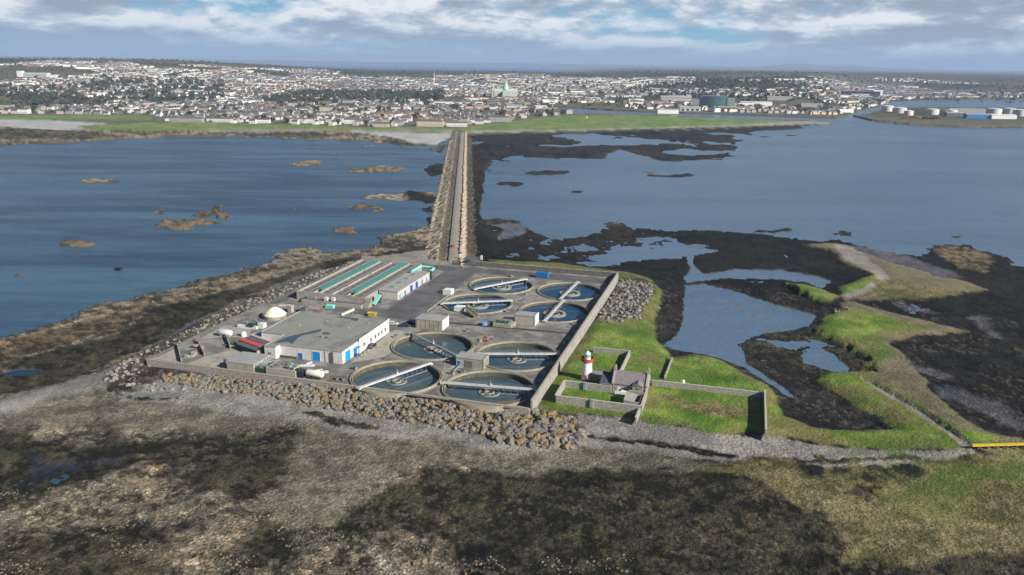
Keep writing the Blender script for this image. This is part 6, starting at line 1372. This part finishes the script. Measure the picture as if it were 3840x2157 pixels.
for i in range(6):
    rd = random.Random(i + 90); vs_, fs_ = crown_geo(4.2 + i * 0.4, 9 + i * 0.6, 150, 1.1, rd); me = bpy.data.meshes.new('crown'); me.from_pydata(vs_, [], fs_); me.materials.append(M_leafs[i % 3]); crowns.append(me)
q = MB(); q.lathe([(0.5, -3), (0.3, 3), (0.12, 7)], 7)
for k in range(5): c, s = math.cos(k * 1.3), math.sin(k * 1.3); q.bar((0, 0, 2.5 + k * 0.6), (2.4 * c, 2.4 * s, 5.2 + k * 0.5), 0.18)
trunk_me = q.mesh('trunk', M_bark)
tn = 0; rd = random.Random(5)
kinds = ['dark evergreen', 'bare brownish', 'mid-green']
tries = 0
while tn < 110 and tries < 5000:
    tries += 1; c = cand[int(rd.random() ** 1.2 * 900)]; x, y = c[1] + rd.uniform(-26, 26), c[2] + rd.uniform(-22, 22)
    if not any(inpoly(x, y, P_) for P_ in ZT): continue
    i = rd.randrange(6); t = empty('tree', (x, y, max(3.0, townz(x, y))), rd.uniform(0, 6), f'{kinds[i % 3]} tree among the houses {zone_of(x, y)}', 'tree', f'{kinds[i % 3]} trees {zone_of(x, y)}')
    o = bpy.data.objects.new('crown', crowns[i]); COL.objects.link(o); o.parent = t; o = bpy.data.objects.new('trunk', trunk_me); COL.objects.link(o); o.parent = t; s = rd.uniform(0.8, 1.4); t.scale = (s, s, s); tn += 1
# woods: far masses of trees
def woods(name, n, place, leaf, label, rr=(5, 9)):
    vs, fs = [], []; pts = []
    rd = random.Random(len(name) * 13 + n); tries = 0
    while len(pts) < n and tries < n * 40:
        tries += 1; p = place(rd)
        if p: pts.append(p)
    if not pts: return
    zs = land(np.array([p[0] for p in pts]), np.array([p[1] for p in pts]))
    pool = [crown_geo(1.0, 1.7, 26, 0.42, random.Random(k)) for k in range(8)]
    for (x, y), z in zip(pts, zs):
        v0, f0 = pool[rd.randrange(8)]; r = rd.uniform(*rr); o_ = len(vs)
        vs += [(x + p.x * r, y + p.y * r, z - 1 + p.z * r) for p in v0]; fs += [tuple(k + o_ for k in f) for f in f0]
    me = bpy.data.meshes.new(name); me.from_pydata(vs, [], fs); me.materials.append(leaf); o = bpy.data.objects.new(name, me); COL.objects.link(o); tag(o, label, 'trees', None, 'stuff')
def blobs(Ps):
    Ws = [[gp(px * k_, py * k_, z) for px, py in P_] for P_, z in Ps]
    def f(rd):
        W_ = Ws[rd.randrange(len(Ws))]; xs = [p[0] for p in W_]; ys_ = [p[1] for p in W_]; x, y = rd.uniform(min(xs), max(xs)), rd.uniform(min(ys_), max(ys_))
        return (x, y) if inpoly(x, y, W_) else None
    return f
woods('dark_wood', 1700, blobs([([(180, 222), (270, 212), (400, 216), (560, 214), (560, 238), (400, 250), (270, 248), (100, 252), (0, 236), (0, 222)], 20), ([(650, 245), (760, 232), (900, 230), (1120, 232), (1110, 246), (900, 250), (700, 256)], 14), ([(1560, 214), (1750, 208), (1950, 208), (2100, 214), (2060, 228), (1850, 230), (1620, 222)], 40)]), M_leafs[0], 'dark belts of evergreen woodland between the houses')
def anywhere(rd):
    d = 1600 + 4600 * rd.random() ** 0.8; a = R(rd.uniform(-38, 38)); x, y = d * math.sin(a), d * math.cos(a)
    if d < 3300 and not any(inpoly(x, y, P_) for P_ in ZT): return None
    return (x, y)
woods('garden_trees', 3400, anywhere, M_leafs[1], 'bare winter trees and hedges scattered all through the town', (3.2, 6.5))
woods('green_trees', 1500, anywhere, M_leafs[2], 'green bushes and small trees scattered through the town', (3, 6))

# ------------------------------------------------------------------ haze
hm = bpy.data.materials.new('haze_air'); hm.use_nodes = True; N = NT(hm.node_tree); N.n.clear()
pv = N.node('ShaderNodeVolumePrincipled', inp={'Color': (0.50, 0.68, 0.98, 1), 'Density': 0.000055, 'Anisotropy': 0.0})
out = N.node('ShaderNodeOutputMaterial'); N.l.new(pv.outputs[0], out.inputs['Volume'])
q = MB(); q.box(-47000, 47000, -2500, 47000, -16.0, 460.0); hz = q.build('haze', hm); tag(hz, None, None, None, 'stuff')
print('objects', len(bpy.data.objects))
